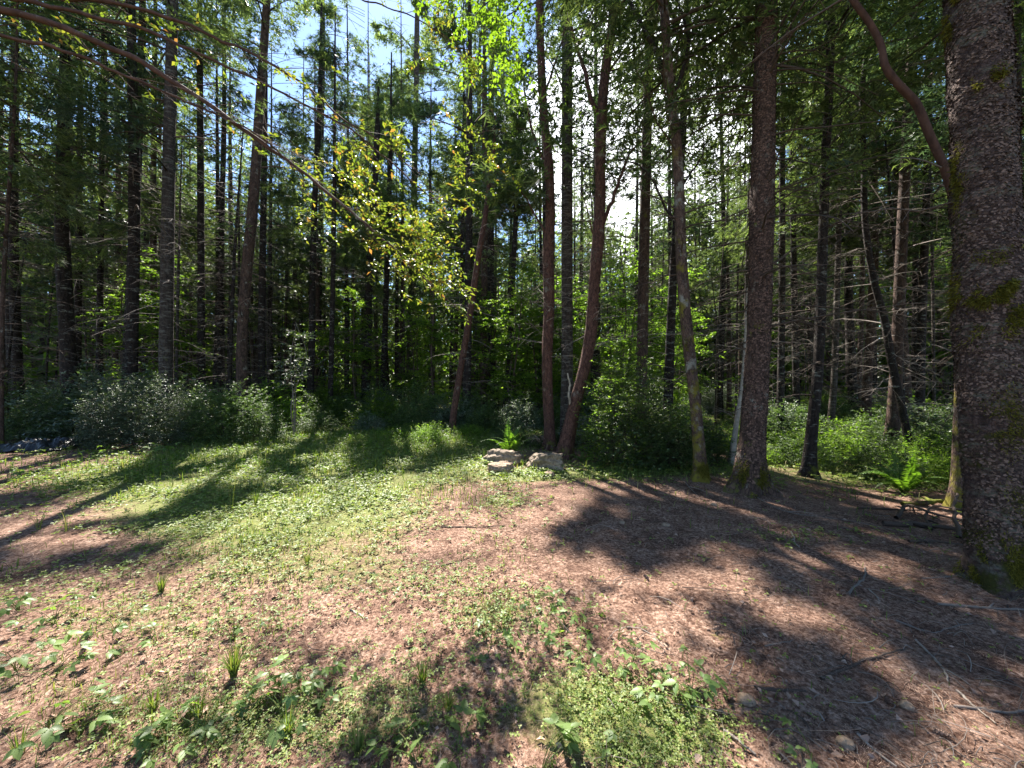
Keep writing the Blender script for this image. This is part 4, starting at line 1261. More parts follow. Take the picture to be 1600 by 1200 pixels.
leafy(glm, gtw, P0, nrm(np.array([0.8, 0.3, -0.1]) + r_.normal(0, 0.6, P0.shape)), 0.18, 8, 0.066, r_, 0.35, 0.5)
print('near leaves', len(GP_LEFT), len(GP_NEAR))
obj('leaves', glm.mesh('leaves', M['madrone']), arch)
obj('twigs', gtw.mesh('twigs', M['bark_limb']), arch)

REFS = [(36, 'the black tarpaulin'), (150, 'the silvery bush'), (260, 'the stout banded trunk'), (385, 'the leaning conifer'), (490, 'the drooping sapling'),
        (575, 'the yellow-leaved limb tip'), (645, 'the dense-crowned fir'), (740, 'the thin reddish leaning tree'), (800, 'the bright sword fern'),
        (858, 'the straight red-barked trunk'), (930, 'the forked red-barked trunk'), (1005, 'the round glossy bush'), (1085, 'the slender mossy trunk'),
        (1175, 'the thick reddish fir'), (1275, 'the dark leaning conifer'), (1400, 'the pale-footed fir'), (1550, 'the massive mossy conifer')]
QUEUE = []


def later(o, what): QUEUE.append((o, what))


def name_the_many():
    """labels: the landmark each stands behind, on which side, and its rank away from the viewer"""
    slots = {}
    for o, what in QUEUE:
        x, y = o.location.x, o.location.y
        px = 800 + CF * x / y if y > 0.5 else (9000 if x > 0 else -9000)
        ref = min(REFS, key=lambda r: abs(r[0] - px))
        side = 'just left of' if px < ref[0] - 12 else ('just right of' if px > ref[0] + 12 else 'directly behind')
        if px < -20: side = 'well left of'
        if px > 1620: side = 'well right of'
        slots.setdefault((what, side, ref[1]), []).append((math.hypot(x, y), o))
    words = ['', 'second', 'third', 'fourth', 'fifth', 'sixth', 'seventh', 'eighth', 'ninth', 'tenth', 'eleventh', 'twelfth']
    for (what, side, ref), l in slots.items():
        l.sort(key=lambda q: q[0])
        for i, (d, o) in enumerate(l):
            tail = '' if len(l) == 1 else (', nearest of them' if i == 0 else ', %s one back' % words[min(i, 11)])
            o['label'] = '%s %s %s%s' % (what, side, ref, tail)


# ------------------------------------------------------------------ broadleaf trees and shrubs
def broadleaf_mesh(H, spread, nlimb, ntw, size, seed, h0=1.2, stem_r=0.05, base=None, mat='lime', nl=8, lean=0.3):
    r_ = np.random.default_rng(seed)
    gl, gw = Geo(), Geo()
    nst = r_.integers(1, 4)
    for s_ in range(nst):
        a = r_.random() * 2 * PI
        top = np.array([math.cos(a) * lean * H * r_.random(), math.sin(a) * lean * H * r_.random(), H * (0.8 + 0.25 * r_.random())])
        P = np.array([[0, 0, -0.1], top * 0.3 + r_.normal(0, .1, 3), top * 0.65 + r_.normal(0, .15, 3), top])
        C = catmull(P, 16)
        add_tubes(gw, C[None], np.linspace(stem_r, stem_r * 0.2, 16)[None], 6)
        for i in range(nlimb // nst):
            f = h0 / H + (1 - h0 / H) * r_.random()
            o = C[int(f * 15)]
            az = r_.random() * 2 * PI
            L = spread * (0.4 + 0.7 * r_.random()) * (1.1 - 0.6 * f)
            d = nrm(np.array([math.cos(az), math.sin(az), 0.45 * r_.random()]))
            t = np.linspace(0, 1, 6)
            B = o[None] + d[None] * (L * t)[:, None] - np.array([0, 0, 1.0]) * (0.15 * L * t ** 2)[:, None]
            add_tubes(gw, B[None], np.linspace(0.012, 0.004, 6)[None], 3)
            n = max(3, int(ntw / nlimb))
            k = r_.random(n) ** 0.7
            P0 = o[None] + d[None] * (L * k)[:, None] - np.array([0, 0, 1.0]) * (0.15 * L * k ** 2)[:, None] + r_.normal(0, 0.10 * spread, (n, 3)) * np.array([1, 1, 0.5])
            leafy(gl, gw, P0, d[None] * 0.6 + r_.normal(0, 0.7, (n, 3)) * np.array([1, 1, 0.35]), 0.2 + 0.25 * r_.random(n), nl, size, r_, 0.25, 0.6, carve_base=base)
    return gl, gw


def shrub_mesh(Rx, Ry, H, ntw, size, seed, nl=10, tl=0.24, lump=0.35, up=0.25, flat=0.35, aspect=0.55, base=None):
    r_ = np.random.default_rng(seed)
    gl, gw = Geo(), Geo()
    d = nrm(np.stack([r_.normal(0, 1, ntw), r_.normal(0, 1, ntw), np.abs(r_.normal(0.15, 0.8, ntw))], -1))
    rad = (0.35 + 0.65 * r_.random(ntw) ** 0.45) * (1 + lump * 1.6 * fbm(d * 2.3, seed, 3))
    P0 = d * rad[:, None] * np.array([Rx, Ry, H])
    P0[:, 2] = np.abs(P0[:, 2]) + 0.03
    D = nrm(d * np.array([1, 1, 0.5]) + r_.normal(0, 0.45, (ntw, 3)) + np.array([0, 0, up]))
    leafy(gl, gw, P0, D, tl * (0.6 + 0.7 * r_.random(ntw)), nl, size, r_, 0.3, aspect, twr=0.002, flat=flat)
    ns = 26
    k = r_.choice(ntw, ns)
    st = P0[k] * 0.95
    P = np.stack([st * np.array([0.12, 0.12, 0]) + np.array([0, 0, -0.05]), st * np.array([0.45, 0.45, 0.4]), st * np.array([0.8, 0.8, 0.75]), st], 1)
    add_tubes(gw, P, np.full((ns, 1), 0.008) * np.array([[1, .8, .5, .25]]), 4)
    return gl, gw


def place_shrub(gl, gw, loc, label, mat, rot=0.0, scale=1.0, name='leafy_shrub', group=None, cat='bush', wood='twig_dark'):
    t = thing(name, label, cat, loc, rot, group, scale)
    obj('foliage', gl.mesh('foliage', M[mat]), t)
    obj('stems', gw.mesh('stems', M[wood]), t)
    return t


# the bush right of the red-barked trees
X, Y, Z = on_ground(985, 742)
gl, gw = shrub_mesh(0.72, 0.65, 1.95, 1050, 0.052, 3, nl=9, tl=0.30, lump=0.5)
place_shrub(gl, gw, (X + 0.28, Y + 0.75, Z), 'round glossy bush with bright top sprays beside the leaning red-barked tree', 'shrub')
gl, gw = shrub_mesh(0.5, 0.5, 2.75, 620, 0.055, 4, nl=9, tl=0.3, lump=0.7, up=0.5)
place_shrub(gl, gw, (X + 0.0, Y + 0.95, Z), 'upright loose shrub reaching above the round glossy bush', 'lime')
X, Y, Z = on_ground(1065, 745)
gl, gw = shrub_mesh(0.65, 0.6, 1.1, 1000, 0.05, 5, nl=9, tl=0.24, lump=0.3)
place_shrub(gl, gw, (X + 0.1, Y + 0.9, Z), 'low glossy bush behind the slender moss-patched trunk', 'shrub')
gl, gw = shrub_mesh(0.75, 0.6, 0.9, 900, 0.05, 6, nl=9, tl=0.24, lump=0.3)
place_shrub(gl, gw, (X + 0.95, Y + 1.6, Z), 'dark bush filling the gap between the slender mossy trunk and the thick fir', 'shrub')
# left bushes
X, Y, Z = on_ground(160, 705)
gl, gw = shrub_mesh(1.35, 0.9, 1.65, 2900, 0.043, 7, nl=11, tl=0.3, lump=0.22, flat=0.25)
place_shrub(gl, gw, (X, Y + 0.9, Z), 'large silvery bush lit by the sun behind the dirt strip', 'salal')
X, Y, Z = on_ground(280, 700)
gl, gw = shrub_mesh(1.5, 0.9, 1.45, 2200, 0.05, 8, nl=10, tl=0.3, lump=0.25)
place_shrub(gl, gw, (X + 0.3, Y + 1.1, Z), 'large dark bush wrapped around the stout banded trunk', 'shrub')
X, Y, Z = on_ground(20, 700)
gl, gw = shrub_mesh(1.6, 0.9, 1.35, 1900, 0.05, 9, nl=10, tl=0.3, lump=0.25)
place_shrub(gl, gw, (X - 0.5, Y + 1.6, Z), 'dark bush behind the black tarpaulin', 'shrub')

# shared shrub meshes for the understorey
SV = []
for k in range(5):
    gl, gw = shrub_mesh(0.9, 0.9, 1.05, 900, 0.062, 20 + k, nl=9, tl=0.3, lump=0.45)
    SV.append((gl.mesh('foliage', M['shrub'] if k % 2 else M['salal']), gw.mesh('stems', M['twig_dark'])))
for k in range(2):
    gl, gw = shrub_mesh(0.85, 0.85, 0.9, 800, 0.062, 30 + k, nl=9, tl=0.32, lump=0.55)
    SV.append((gl.mesh('foliage', M['lime']), gw.mesh('stems', M['twig_dark'])))


def copy_shrub(k, x, y, s, label, group, rz=None):
    t = thing('understorey_shrub', label, 'bush', (x, y, hz(x, y) - 0.02), random.random() * 6.28 if rz is None else rz, group, (s, s, s * (0.8 + 0.4 * random.random())))
    obj('foliage', SV[k][0], t); obj('stems', SV[k][1], t)
    later(t, ('bright green' if k > 4 else ('dull green' if k % 2 else 'glossy dark')) + (' low shrub' if s < 0.75 else ' bushy shrub'))
    return t


rs = np.random.default_rng(9)
near_list = [(-4.7, 12.3, 0.55, 0), (-3.4, 12.6, 0.7, 1), (-2.0, 13.0, 0.9, 2), (-0.8, 12.2, 0.8, 3), (0.3, 12.8, 0.8, 4), (-6.3, 12.0, 0.6, 1), (-7.6, 13.2, 0.9, 3), (-1.2, 10.6, 0.45, 5), (-2.2, 9.6, 0.42, 5), (0.0, 9.8, 0.5, 1), (0.9, 9.4, 0.5, 3),
             (2.0, 9.6, 0.9, 0), (3.2, 10.2, 0.9, 3), (4.8, 9.8, 0.8, 5), (6.0, 9.3, 0.75, 6), (7.0, 9.0, 0.7, 5), (8.3, 9.6, 0.9, 6), (9.6, 9.8, 0.9, 1), (7.2, 7.2, 0.6, 3), (8.0, 6.6, 0.6, 5), (6.2, 8.0, 0.6, 1), (5.3, 8.2, 0.5, 5),
             (8.9, 7.9, 0.8, 6), (6.9, 10.8, 0.9, 5), (9.9, 8.4, 1.0, 3), (10.6, 7.4, 1.1, 1), (4.0, 8.6, 0.5, 3)]
for x, y, s, k in near_list:
    side = 'on the shaded right bank among ferns' if x > 3.6 else ('along the back of the grassy clearing' if x < 1.5 else 'behind the round glossy bush')
    copy_shrub(k, x, y, s, 'leafy knee-high shrub ' + side, 'shrubs ' + side)
for x, y, k in [(7.4, 4.6, 1), (8.8, 5.6, 3), (9.6, 3.6, 5), (8.2, 2.4, 0), (11.0, 5.4, 6), (12.0, 3.0, 3), (10.6, 0.8, 1), (-14.6, 7.4, 3), (-13.8, 5.2, 1), (-12.4, 4.8, 5)]:
    copy_shrub(k, x, y, 0.95, '', 'understorey shrubs flanking the clearing')
n = 0
while n < 105:
    y = 10.5 + 24 * rs.random() ** 1.3
    x = (rs.random() * 2 - 1) * (y * 1.45)
    if -9.5 < x < 1.5 and y < 12.4: continue
    k = rs.integers(0, 7)
    z = 'left' if x < -0.35 * y else ('middle' if x < 0.35 * y else 'right')
    w = {'left': 'under the dark conifers left of the clearing', 'middle': 'in the wood behind the rocks', 'right': 'in the wood behind the ferns'}[z]
    copy_shrub(k, x, y, 0.8 + 0.7 * rs.random(), 'dark understorey shrub ' + w, 'understorey shrubs ' + w)
    n += 1

# broadleaf saplings in the sunlit middle distance
BV = []
for k in range(3):
    gl, gw = broadleaf_mesh(6.0, 1.7, 42, 620, 0.105, 60 + k, h0=1.0, stem_r=0.05)
    BV.append((gl.mesh('foliage', M['lime']), gw.mesh('stems', M['twig_dark'])))
rs = np.random.default_rng(4)
bl = [(-3.5, 17), (-1.6, 18.5), (-0.3, 15.5), (1.2, 16.5), (2.6, 15), (4.3, 14.5), (5.6, 13.5), (0.2, 20), (3.1, 19), (5.5, 18), (7.4, 17), (-5.2, 20), (-7.5, 18), (1.8, 23), (-2.6, 23), (-12.6, 13.5), (-15.5, 15), (9.2, 20), (11.5, 17), (-10.5, 19), (7.8, 23), (4.6, 25), (-6, 25)]
for i, (x, y) in enumerate(bl):
    w = 'in the sunlit middle of the wood' if abs(x) < 7 else ('deep in the left side of the wood' if x < 0 else 'deep in the right side of the wood')
    s = 0.75 + 0.55 * rs.random()
    t = thing('broadleaf_sapling', 'young broadleaf tree with bright green leaves ' + w, 'tree', (x, y, hz(x, y)), rs.random() * 6.28, 'broadleaf saplings ' + w, s)
    k = i % 3
    obj('foliage', BV[k][0], t); obj('stems', BV[k][1], t)
    TREES.append((x, y))
    later(t, 'young bright green broadleaf tree')

# drooping silvery sapling
gl, gw = broadleaf_mesh(3.4, 0.75, 26, 150, 0.075, 91, h0=1.8, stem_r=0.02, lean=0.03)
t = thing('drooping_sapling', 'thin sapling with drooping silvery sprays at the back of the grass', 'tree', (-6.6, 11.2, hz(-6.6, 11.2)))
obj('foliage', gl.mesh('foliage', M['salal']), t); obj('stems', gw.mesh('stems', M['twig']), t)

# ------------------------------------------------------------------ background conifers (shared meshes)
CV = []
for k in range(6):
    H = 19 + 4 * (k % 3)
    r0 = 0.17 - 0.02 * (k % 3)
    path = np.array([[0, 0, -0.4, r0 * 1.15], [0, 0, 0, r0 * 1.1], [0.05 * k, 0.1, H * 0.3, r0 * 0.85], [0.1, 0.02 * k, H * 0.6, r0 * 0.55], [0.05, 0, H, 0.02]])
    me, v_, O_, q_ = trunk_mesh(path, M['bark_dark'] if k % 2 else M['bark_fir'], 10, 36, amp=0.06, seed=200 + k)
    g, gb = conifer(q_, 4.2 + k * 0.6, H - 0.1, 3.0, 60, (1700, 2600, 2100, 1500, 2800, 2000)[k], 0.33, 300 + k, wfac=0.13, shape=0.55)
    dead_branches(gb, q_, 1.0, 8.0, 34, 1.5, 400 + k, nsub=9, mat=1, thick=1.1)
    CV.append((me, g.mesh('crown', M['needle'] if k % 3 else M['needle_blue']), gb.mesh('branches', [M['twig_dark'], M['twig']])))
PV = []          # bare poles: dead suppressed stems
for k in range(3):
    H = 8 + 2 * k
    path = np.array([[0, 0, -0.3, 0.06], [0, 0, 0, 0.055], [0.15 * (k - 1), 0.1, H * 0.5, 0.042], [0.5 * (k - 1), 0.3, H, 0.012]])
    me, v_, O_, q_ = trunk_mesh(path, M['bark_grey'] if k else M['bark_dark'], 8, 24, amp=0.08, seed=230 + k)
    g = Geo(); dead_branches(g, q_, 0.8, H, 40, 1.0, 430 + k, nsub=7, thick=1.1)
    PV.append((me, None, g.mesh('branches', M['twig'])))

rs = np.random.default_rng(21)
npl = nun = 0
tries = 0
sides = [(7.6, 6.2), (9.8, 5.2), (8.4, 3.9), (11.6, 6.9), (7.2, 1.6), (10.2, 2.4), (12.8, 4.0), (13.5, 8.4), (8.9, -0.6), (14.6, 1.4), (10.9, 9.0), (-13.6, 7.2), (-15.4, 4.6), (-12.6, 3.4), (-16.8, 9.2), (-13.4, 0.8), (-18.0, 6.8)]
while npl < 300 and tries < 20000:
    tries += 1
    y = 11.5 + 32 * rs.random() ** 1.25
    x = (rs.random() * 2 - 1) * (y * 1.42 + 1.5)
    flank = tries <= len(sides)
    if flank: x, y = sides[tries - 1]
    if y < 14.5 and -9.5 < x < 5: continue
    T = np.array(TREES)
    pole = rs.random() < 0.30 and not flank
    if np.min(np.hypot(T[:, 0] - x, T[:, 1] - y)) < (0.9 if pole else 1.5): continue
    # no trunk where its shadow would cut across the open middle of the clearing
    hh = np.linspace(5, 19, 15)
    sx, sy = x - hh * S[0] / S[2], y - hh * S[1] / S[2]
    qy = np.maximum(sy, 0.5); qx = 800 + CF * sx / qy; qy = 600 + 923 / qy
    if ((sy > 1) & (qx > 330) & (qx < 860) & (qy > 722)).any() and not pole: continue
    base = np.array([x, y, hz(x, y)])
    TREES.append((x, y)); npl += 1
    zone = 'left' if x < -0.4 * y else ('middle' if x < 0.4 * y else 'right')
    w = {'left': 'behind the large bushes', 'middle': 'in the wood behind the rocks', 'right': 'behind the ferns'}[zone]
    if pole:
        k = rs.integers(0, 3)
        t = thing('dead_sapling', 'thin bare grey pole with dead twigs ' + w, 'tree', base, rs.random() * 6.28, 'bare poles ' + w, 0.8 + 0.5 * rs.random())
        obj('trunk', PV[k][0], t); obj('branches', PV[k][2], t)
        later(t, 'thin bare grey pole')
        continue
    k = rs.integers(0, 6)
    rot = rs.random() * 6.28; sc = 0.85 + 0.35 * rs.random()
    t = thing('background_conifer', 'slim dark conifer in the crowded trees ' + w, 'tree', base, rot, 'crowded conifers ' + w, sc)
    obj('trunk', CV[k][0], t)
    later(t, ('slim' if sc < 1.02 else 'sturdy') + (' blackish conifer' if k % 2 else ' brownish conifer'))
    # would its crown stand between the sun and a lit patch of floor?
    hs = np.linspace(5, 20, 16)
    test = np.concatenate([np.stack([x + dx + 0 * hs, y + dy + 0 * hs, hs], -1) for dx in (-2, 0, 2) for dy in (-2, 0, 2)])
    if sunny(test[:, 0], test[:, 1], test[:, 2]).mean() > 0.012:
        nun += 1
        src = CV[k][1]
        co = np.empty(len(src.vertices) * 3, np.float32); src.vertices.foreach_get('co', co); co = co.reshape(-1, 9, 3)
        cc = co.mean(1)
        c_, s_ = math.cos(rot), math.sin(rot)
        wc = np.stack([cc[:, 0] * c_ - cc[:, 1] * s_, cc[:, 0] * s_ + cc[:, 1] * c_, cc[:, 2]], -1) * sc
        kp = carve(wc, base)
        V = co[kp].reshape(-1, 3)
        if rs.random() < 0.0 or len(V) == 0: continue
        g = Geo(); g.add(V, tris=np.arange(len(V)).reshape(-1, 3))
        obj('crown', g.mesh('crown', src.materials[0]), t)
    else:
        obj('crown', CV[k][1], t)
    obj('branches', CV[k][2], t)


# the far-off wood beyond them, one mass
def distant_wood():
    r_ = np.random.default_rng(3)
    gT, gC = Geo(), Geo()
    n = 560
    a = (r_.random(n) * 2 - 1) * R(66)
    d = 44 + 34 * r_.random(n)
    X, Y = d * np.sin(a), d * np.cos(a)
    H = 18 + 8 * r_.random(n)
    t = np.linspace(0, 1, 4)
    P = np.stack([X[:, None] + 0 * t, Y[:, None] + 0 * t, -0.5 + (H[:, None] + 0.5) * t], -1)
    add_tubes(gT, P, np.full((n, 1), 0.2) * np.array([[1, .8, .5, .1]]), 6, 0)
    m = 190
    i = np.repeat(np.arange(n), m)
    z = (0.10 + 0.9 * r_.random(n * m) ** 0.8)
    rr = 3.2 * (1.05 - z) ** 0.5 * r_.random(n * m) ** 0.5
    az = r_.random(n * m) * 2 * PI
    C = np.stack([X[i] + rr * np.cos(az), Y[i] + rr * np.sin(az), H[i] * z], -1)
    dd = nrm(np.stack([np.cos(az), np.sin(az), -0.5 + r_.normal(0, .4, n * m)], -1))
    L = 0.5 + 0.6 * r_.random(n * m)
    sv = nrm(np.cross(dd, np.array([0, 0, 1.0]) + r_.normal(0, 0.5, (n * m, 3))))
    V = np.stack([C - sv * (L * .22)[:, None], C + sv * (L * .22)[:, None], C + dd * L[:, None]], 1).reshape(-1, 3)
    gT.add(V, tris=np.arange(len(V)).reshape(-1, 3), mat=1)
    # brush under it
    nb = 80000
    a = (r_.random(nb) * 2 - 1) * R(68); d = 38 + 40 * r_.random(nb)
    C = np.stack([d * np.sin(a), d * np.cos(a), 11.0 * r_.random(nb) ** 1.4], -1)
    dd = nrm(r_.normal(0, 1, (nb, 3)))
    sv = nrm(np.cross(dd, r_.normal(0, 1, (nb, 3)))); L = 0.45 + 0.7 * r_.random(nb)
    V = np.stack([C - sv * (L * .2)[:, None], C + sv * (L * .2)[:, None], C + dd * L[:, None]], 1).reshape(-1, 3)
    h_ = len(V) // 6 * 3
    gT.add(V[:h_], tris=np.arange(h_).reshape(-1, 3), mat=1)
    gT.add(V[h_:], tris=np.arange(len(V) - h_).reshape(-1, 3), mat=2)  # brighter leaf colour stands in for sunlight on half of the far brush
    tag(obj('distant_forest', gT.mesh('distant_forest', [M['bark_dark'], M['needle'], M['lime']])), 'far-off mass of conifers closing the view behind the trunks', 'forest', kind='stuff')


distant_wood()

# ------------------------------------------------------------------ ferns
def frond_mesh(seed, npin=22, mat='fern', droop=0.55, wmax=0.11):
    r_ = np.random.default_rng(seed)
    t = np.linspace(0, 1, 16)
    # unit frond: rises, arches over along +x
    P = np.stack([t * 0.78, 0.03 * np.sin(t * 3 + seed), 0.75 * t - droop * t ** 2.2], -1)
    g = Geo(); add_tubes(g, P[None], np.linspace(0.006, 0.0015, 16)[None], 4)
    k = np.linspace(0.12, 0.985, npin)
    C = np.stack([np.interp(k, t, P[:, j]) for j in range(3)], -1)
    T = nrm(np.stack([np.interp(k, t, np.gradient(P[:, j])) for j in range(3)], -1))
    w = wmax * np.sin(np.clip(k * 1.15, 0, 1) ** 0.6 * PI) ** 0.7 + 0.01
    for sg in (1, -1):
        s = np.tile(np.array([[0, sg, 0.0]]), (npin, 1))
        d = nrm(s + T * 0.28 + r_.normal(0, 0.08, (npin, 3)) + np.array([0, 0, -0.15]))
        N = nrm(np.cross(T, s) * sg + r_.normal(0, 0.1, (npin, 3)))
        rhombs(g, C, d, N, w, np.full(npin, 0.034), wid=0.25, fold=0.05)
    return g.mesh('frond', M[mat])


FR = [frond_mesh(k, droop=0.45 + 0.12 * k) for k in range(4)]
DF = [frond_mesh(10 + k, mat='deadfern', droop=0.9 + 0.1 * k, wmax=0.07) for k in range(2)]


def fern(px, py, size, nf, label, upright=0.0, dead=False, group=None, loc=None):
    X, Y, Z = on_ground(px, py) if loc is None else loc
    t = thing('sword_fern' if not dead else 'withered_fern', label, 'fern', (X, Y, Z), 0, group)
    for i in range(nf):
        a = i / nf * 2 * PI + random.uniform(-0.2, 0.2)
        s = size * random.uniform(0.75, 1.1)
        me = random.choice(DF if dead else FR)
        o = obj('frond', me, t, loc=(0.02 * math.cos(a), 0.02 * math.sin(a), 0.01), rot=(random.uniform(-.2, .2), random.uniform(-0.75, -0.25) * upright + random.uniform(-0.1, 0.15), a), scale=(s, s, s))
    return t


fern(1412, 772, 0.85, 22, 'large sunlit sword fern with spreading fronds on the shaded needles', 1.15)
fern(0, 0, 0.98, 15, 'bright upright sword fern growing behind the left rock', 1.5, loc=(-0.04, 7.85, hz(-0.04, 7.85) + 0.03))
fern(1238, 700, 0.75, 12, 'yellow-green sword fern lit behind the thick reddish fir', 0.3)
fern(1225, 672, 0.7, 10, 'sword fern further up the bank behind the thick fir', 0.3)
fern(1312, 722, 0.6, 12, 'low bright fern just right of the leaning conifer', 0.1)
fern(1368, 700, 0.6, 11, 'upright dim fern between the leaning conifer and the large sunlit fern', 0.6)
fern(1130, 690, 0.5, 9, 'small pale fern left of the thick fir', 0.3)
fern(1460, 735, 0.6, 10, 'dim fern behind the large sunlit fern', 0.1)
fern(912, 724, 0.45, 8, 'small dim fern under the round glossy bush', 0.4)
fern(1345, 745, 0.4, 9, 'small low fern on the dark edge of the needles', 0.0)
fern(690, 690, 0.4, 8, 'small fern half buried in the grass near the mound', 0.5)
X, Y, Z = on_ground(845, 705)
fern(0, 0, 0.55, 16, 'withered brown fern mound drooping behind the rocks', 0.5, dead=True, loc=(X, Y + 0.35, Z + 0.15))
fern(0, 0, 0.45, 12, 'smaller withered fern clump leaning on the red-barked trunk', 0.5, dead=True, loc=(X + 0.25, Y + 0.15, Z + 0.05))

# ------------------------------------------------------------------ rocks
def rock_material(name, c1, c2, c3):
    m, n, l, out = newmat(name)
    tc = n.new('ShaderNodeTexCoord')
    a = n.new('ShaderNodeTexNoise'); a.inputs['Scale'].default_value = 4; a.inputs['Detail'].default_value = 9; a.inputs['Roughness'].default_value = 0.7
    b = n.new('ShaderNodeTexNoise'); b.inputs['Scale'].default_value = 26; b.inputs['Detail'].default_value = 6
    for t in (a, b): l.new(tc.outputs['Object'], t.inputs['Vector'])
    rp = ramp(n, [(0.32, c1), (0.52, c2), (0.72, c3)]); l.new(a.outputs['Fac'], rp.inputs['Fac'])
    rb = ramp(n, [(0.3, (0.6, 0.6, 0.6)), (0.7, (1.15, 1.15, 1.15))]); l.new(b.outputs['Fac'], rb.inputs['Fac'])
    mu = n.new('ShaderNodeMixRGB'); mu.blend_type = 'MULTIPLY'; mu.inputs['Fac'].default_value = 1
    l.new(rp.outputs[0], mu.inputs['Color1']); l.new(rb.outputs[0], mu.inputs['Color2'])
    bs = n.new('ShaderNodeBsdfPrincipled'); bs.inputs['Roughness'].default_value = 0.85
    l.new(mu.outputs[0], bs.inputs['Base Color'])
    bp = n.new('ShaderNodeBump'); bp.inputs['Strength'].default_value = 0.9; bp.inputs['Distance'].default_value = 0.03
    ad = n.new('ShaderNodeMath'); ad.operation = 'ADD'; l.new(a.outputs['Fac'], ad.inputs[0]); l.new(b.outputs['Fac'], ad.inputs[1])
    l.new(ad.outputs[0], bp.inputs['Height']); l.new(bp.outputs[0], bs.inputs['Normal'])
    l.new(bs.outputs[0], out.inputs['Surface'])
    return m


M['rock'] = rock_material('pale_rock', (0.11, 0.080, 0.055), (0.30, 0.225, 0.155), (0.47, 0.38, 0.28))
M['rock_tan'] = rock_material('tan_stone', (0.20, 0.13, 0.08), (0.34, 0.24, 0.16), (0.44, 0.34, 0.25))


def rock(label, loc, dims, seed, planes=(), mat='rock', sub=5, amp=0.17, rotz=0.0, name='rock', sink=0.22):
    bm = bmesh.new(); bmesh.ops.create_icosphere(bm, subdivisions=sub, radius=1.0)
    v = np.array([x.co[:] for x in bm.verts]); f = np.array([[q.index for q in p.verts] for p in bm.faces]); bm.free()
    v = v * (1 + 0.22 * fbm(v * 1.3, seed, 3))[:, None]
    for nx, ny, nz_, dd in planes:
        nv = nrm(np.array([nx, ny, nz_], float)); h = v @ nv - dd
        v = v - nv[None] * (np.maximum(h, 0) * 0.88)[:, None]
    v = v * (1 + amp * fbm(v * 2.6, seed + 5, 4) - 0.5 * amp * np.maximum(0, 0.25 - np.abs(fbm(v * 3.4, seed + 8, 3))) * 4 + 0.35 * amp * fbm(v * 9, seed + 7, 3))[:, None]
    # worn layers
    v = v + 0.03 * amp / 0.1 * nrm(v) * np.sin(v[:, 2:3] * 14 + 3 * fbm(v * 2, seed + 11)[:, None])
    v = v * np.array(dims) / 2
    v[:, 2] -= v[:, 2].min() + sink * dims[2]
    g = Geo(); g.add(v, tris=f)
    o = obj(name, g.mesh(name, M[mat], smooth=True), loc=loc, rot=(0, 0, rotz))
    return tag(o, label, 'rock' if name == 'rock' else 'stone')


X, Y, Z = on_ground(790, 727)
rock('broad pale slab-topped rock, left one of the pair at the foot of the trees', (X, Y + 0.12, Z), (0.80, 0.55, 0.47), 3,
     [(0.15, 0.1, 1, 0.55), (-0.6, -0.6, 0.5, 0.62), (0.9, -0.3, 0.4, 0.66), (0, -1, 0.25, 0.7)])
X, Y, Z = on_ground(783, 739)
rock('smaller tan rock lying in front of the pale slab-topped one', (X, Y - 0.0, Z), (0.48, 0.32, 0.27), 9, [(0, -0.3, 1, 0.62), (0.8, -0.5, 0.3, 0.7)], mat='rock_tan')
X, Y, Z = on_ground(856, 737)
rock('blocky boulder with a shaded undercut face at the leaning trunk', (X, Y + 0.15, Z), (0.80, 0.55, 0.50), 15,
     [(0.1, 0.1, 1, 0.55), (-0.3, -0.9, -0.35, 0.55), (0.95, -0.1, 0.1, 0.68), (0.4, -0.9, 0.2, 0.7), (-0.9, -0.2, 0.4, 0.68)])
X, Y, Z = on_ground(858, 746)
rock('small round stone in front of the blocky boulder', (X, Y, Z), (0.2, 0.17, 0.13), 22, [], mat='rock_tan', sub=4, name='stone')
for (px, py, s, lab) in [(1165, 1098, 0.065, 'rounded orange-brown stone among the needles beside the bramble'), (1415, 1105, 0.05, 'small pale stone half buried between dead twigs'),
                         (1322, 1166, 0.06, 'dull brown stone near the bottom of the view'), (1040, 822, 0.07, 'small pale stone in the round patch of shade'),
                         (972, 818, 0.06, 'little whitish stone left in the round patch of shade'), (1115, 790, 0.06, 'little stone close to the foot of the mossy slender tree'),
                         (705, 797, 0.05, 'tiny stone on the open needles in front of the rocks')]:
    X, Y, Z = on_ground(px, py)
    rock(lab, (X, Y, Z), (s * 1.3, s, s * 0.7), int(px), [], mat='rock_tan', sub=3, name='stone', sink=0.2)

# ------------------------------------------------------------------ black tarpaulin at the left
X, Y, Z = on_ground(36, 706)
n1, n2 = 90, 60
u, w = np.meshgrid(np.linspace(-1, 1, n1), np.linspace(-1, 1, n2), indexing='ij')
p = np.stack([u * 1.5, w, 0 * u], -1)
edge = np.clip(1 - np.maximum(np.abs(u), np.abs(w)), 0, 1)
h = 0.27 * sstep(edge * 3.0) * (0.55 + 0.6 * fbm(p * 1.7, 5, 4)) + 0.10 * np.abs(fbm(p * 3.5, 6, 3)) + 0.02
v = np.stack([u * 0.68 + 0.05 * fbm(p * 3, 9, 2), w * 0.42 + 0.05 * fbm(p * 3, 10, 2), np.maximum(h, 0.012)], -1)
idx = np.arange(n1 * n2).reshape(n1, n2)
g = Geo(); g.add(v, quads=np.stack([idx[:-1, :-1], idx[1:, :-1], idx[1:, 1:], idx[:-1, 1:]], -1).reshape(-1, 4))
m, nn_, l_, out_ = newmat('black_plastic')
bs = nn_.new('ShaderNodeBsdfPrincipled'); bs.inputs['Base Color'].default_value = (0.012, 0.013, 0.016, 1); bs.inputs['Roughness'].default_value = 0.38
l_.new(bs.outputs[0], out_.inputs['Surface'])
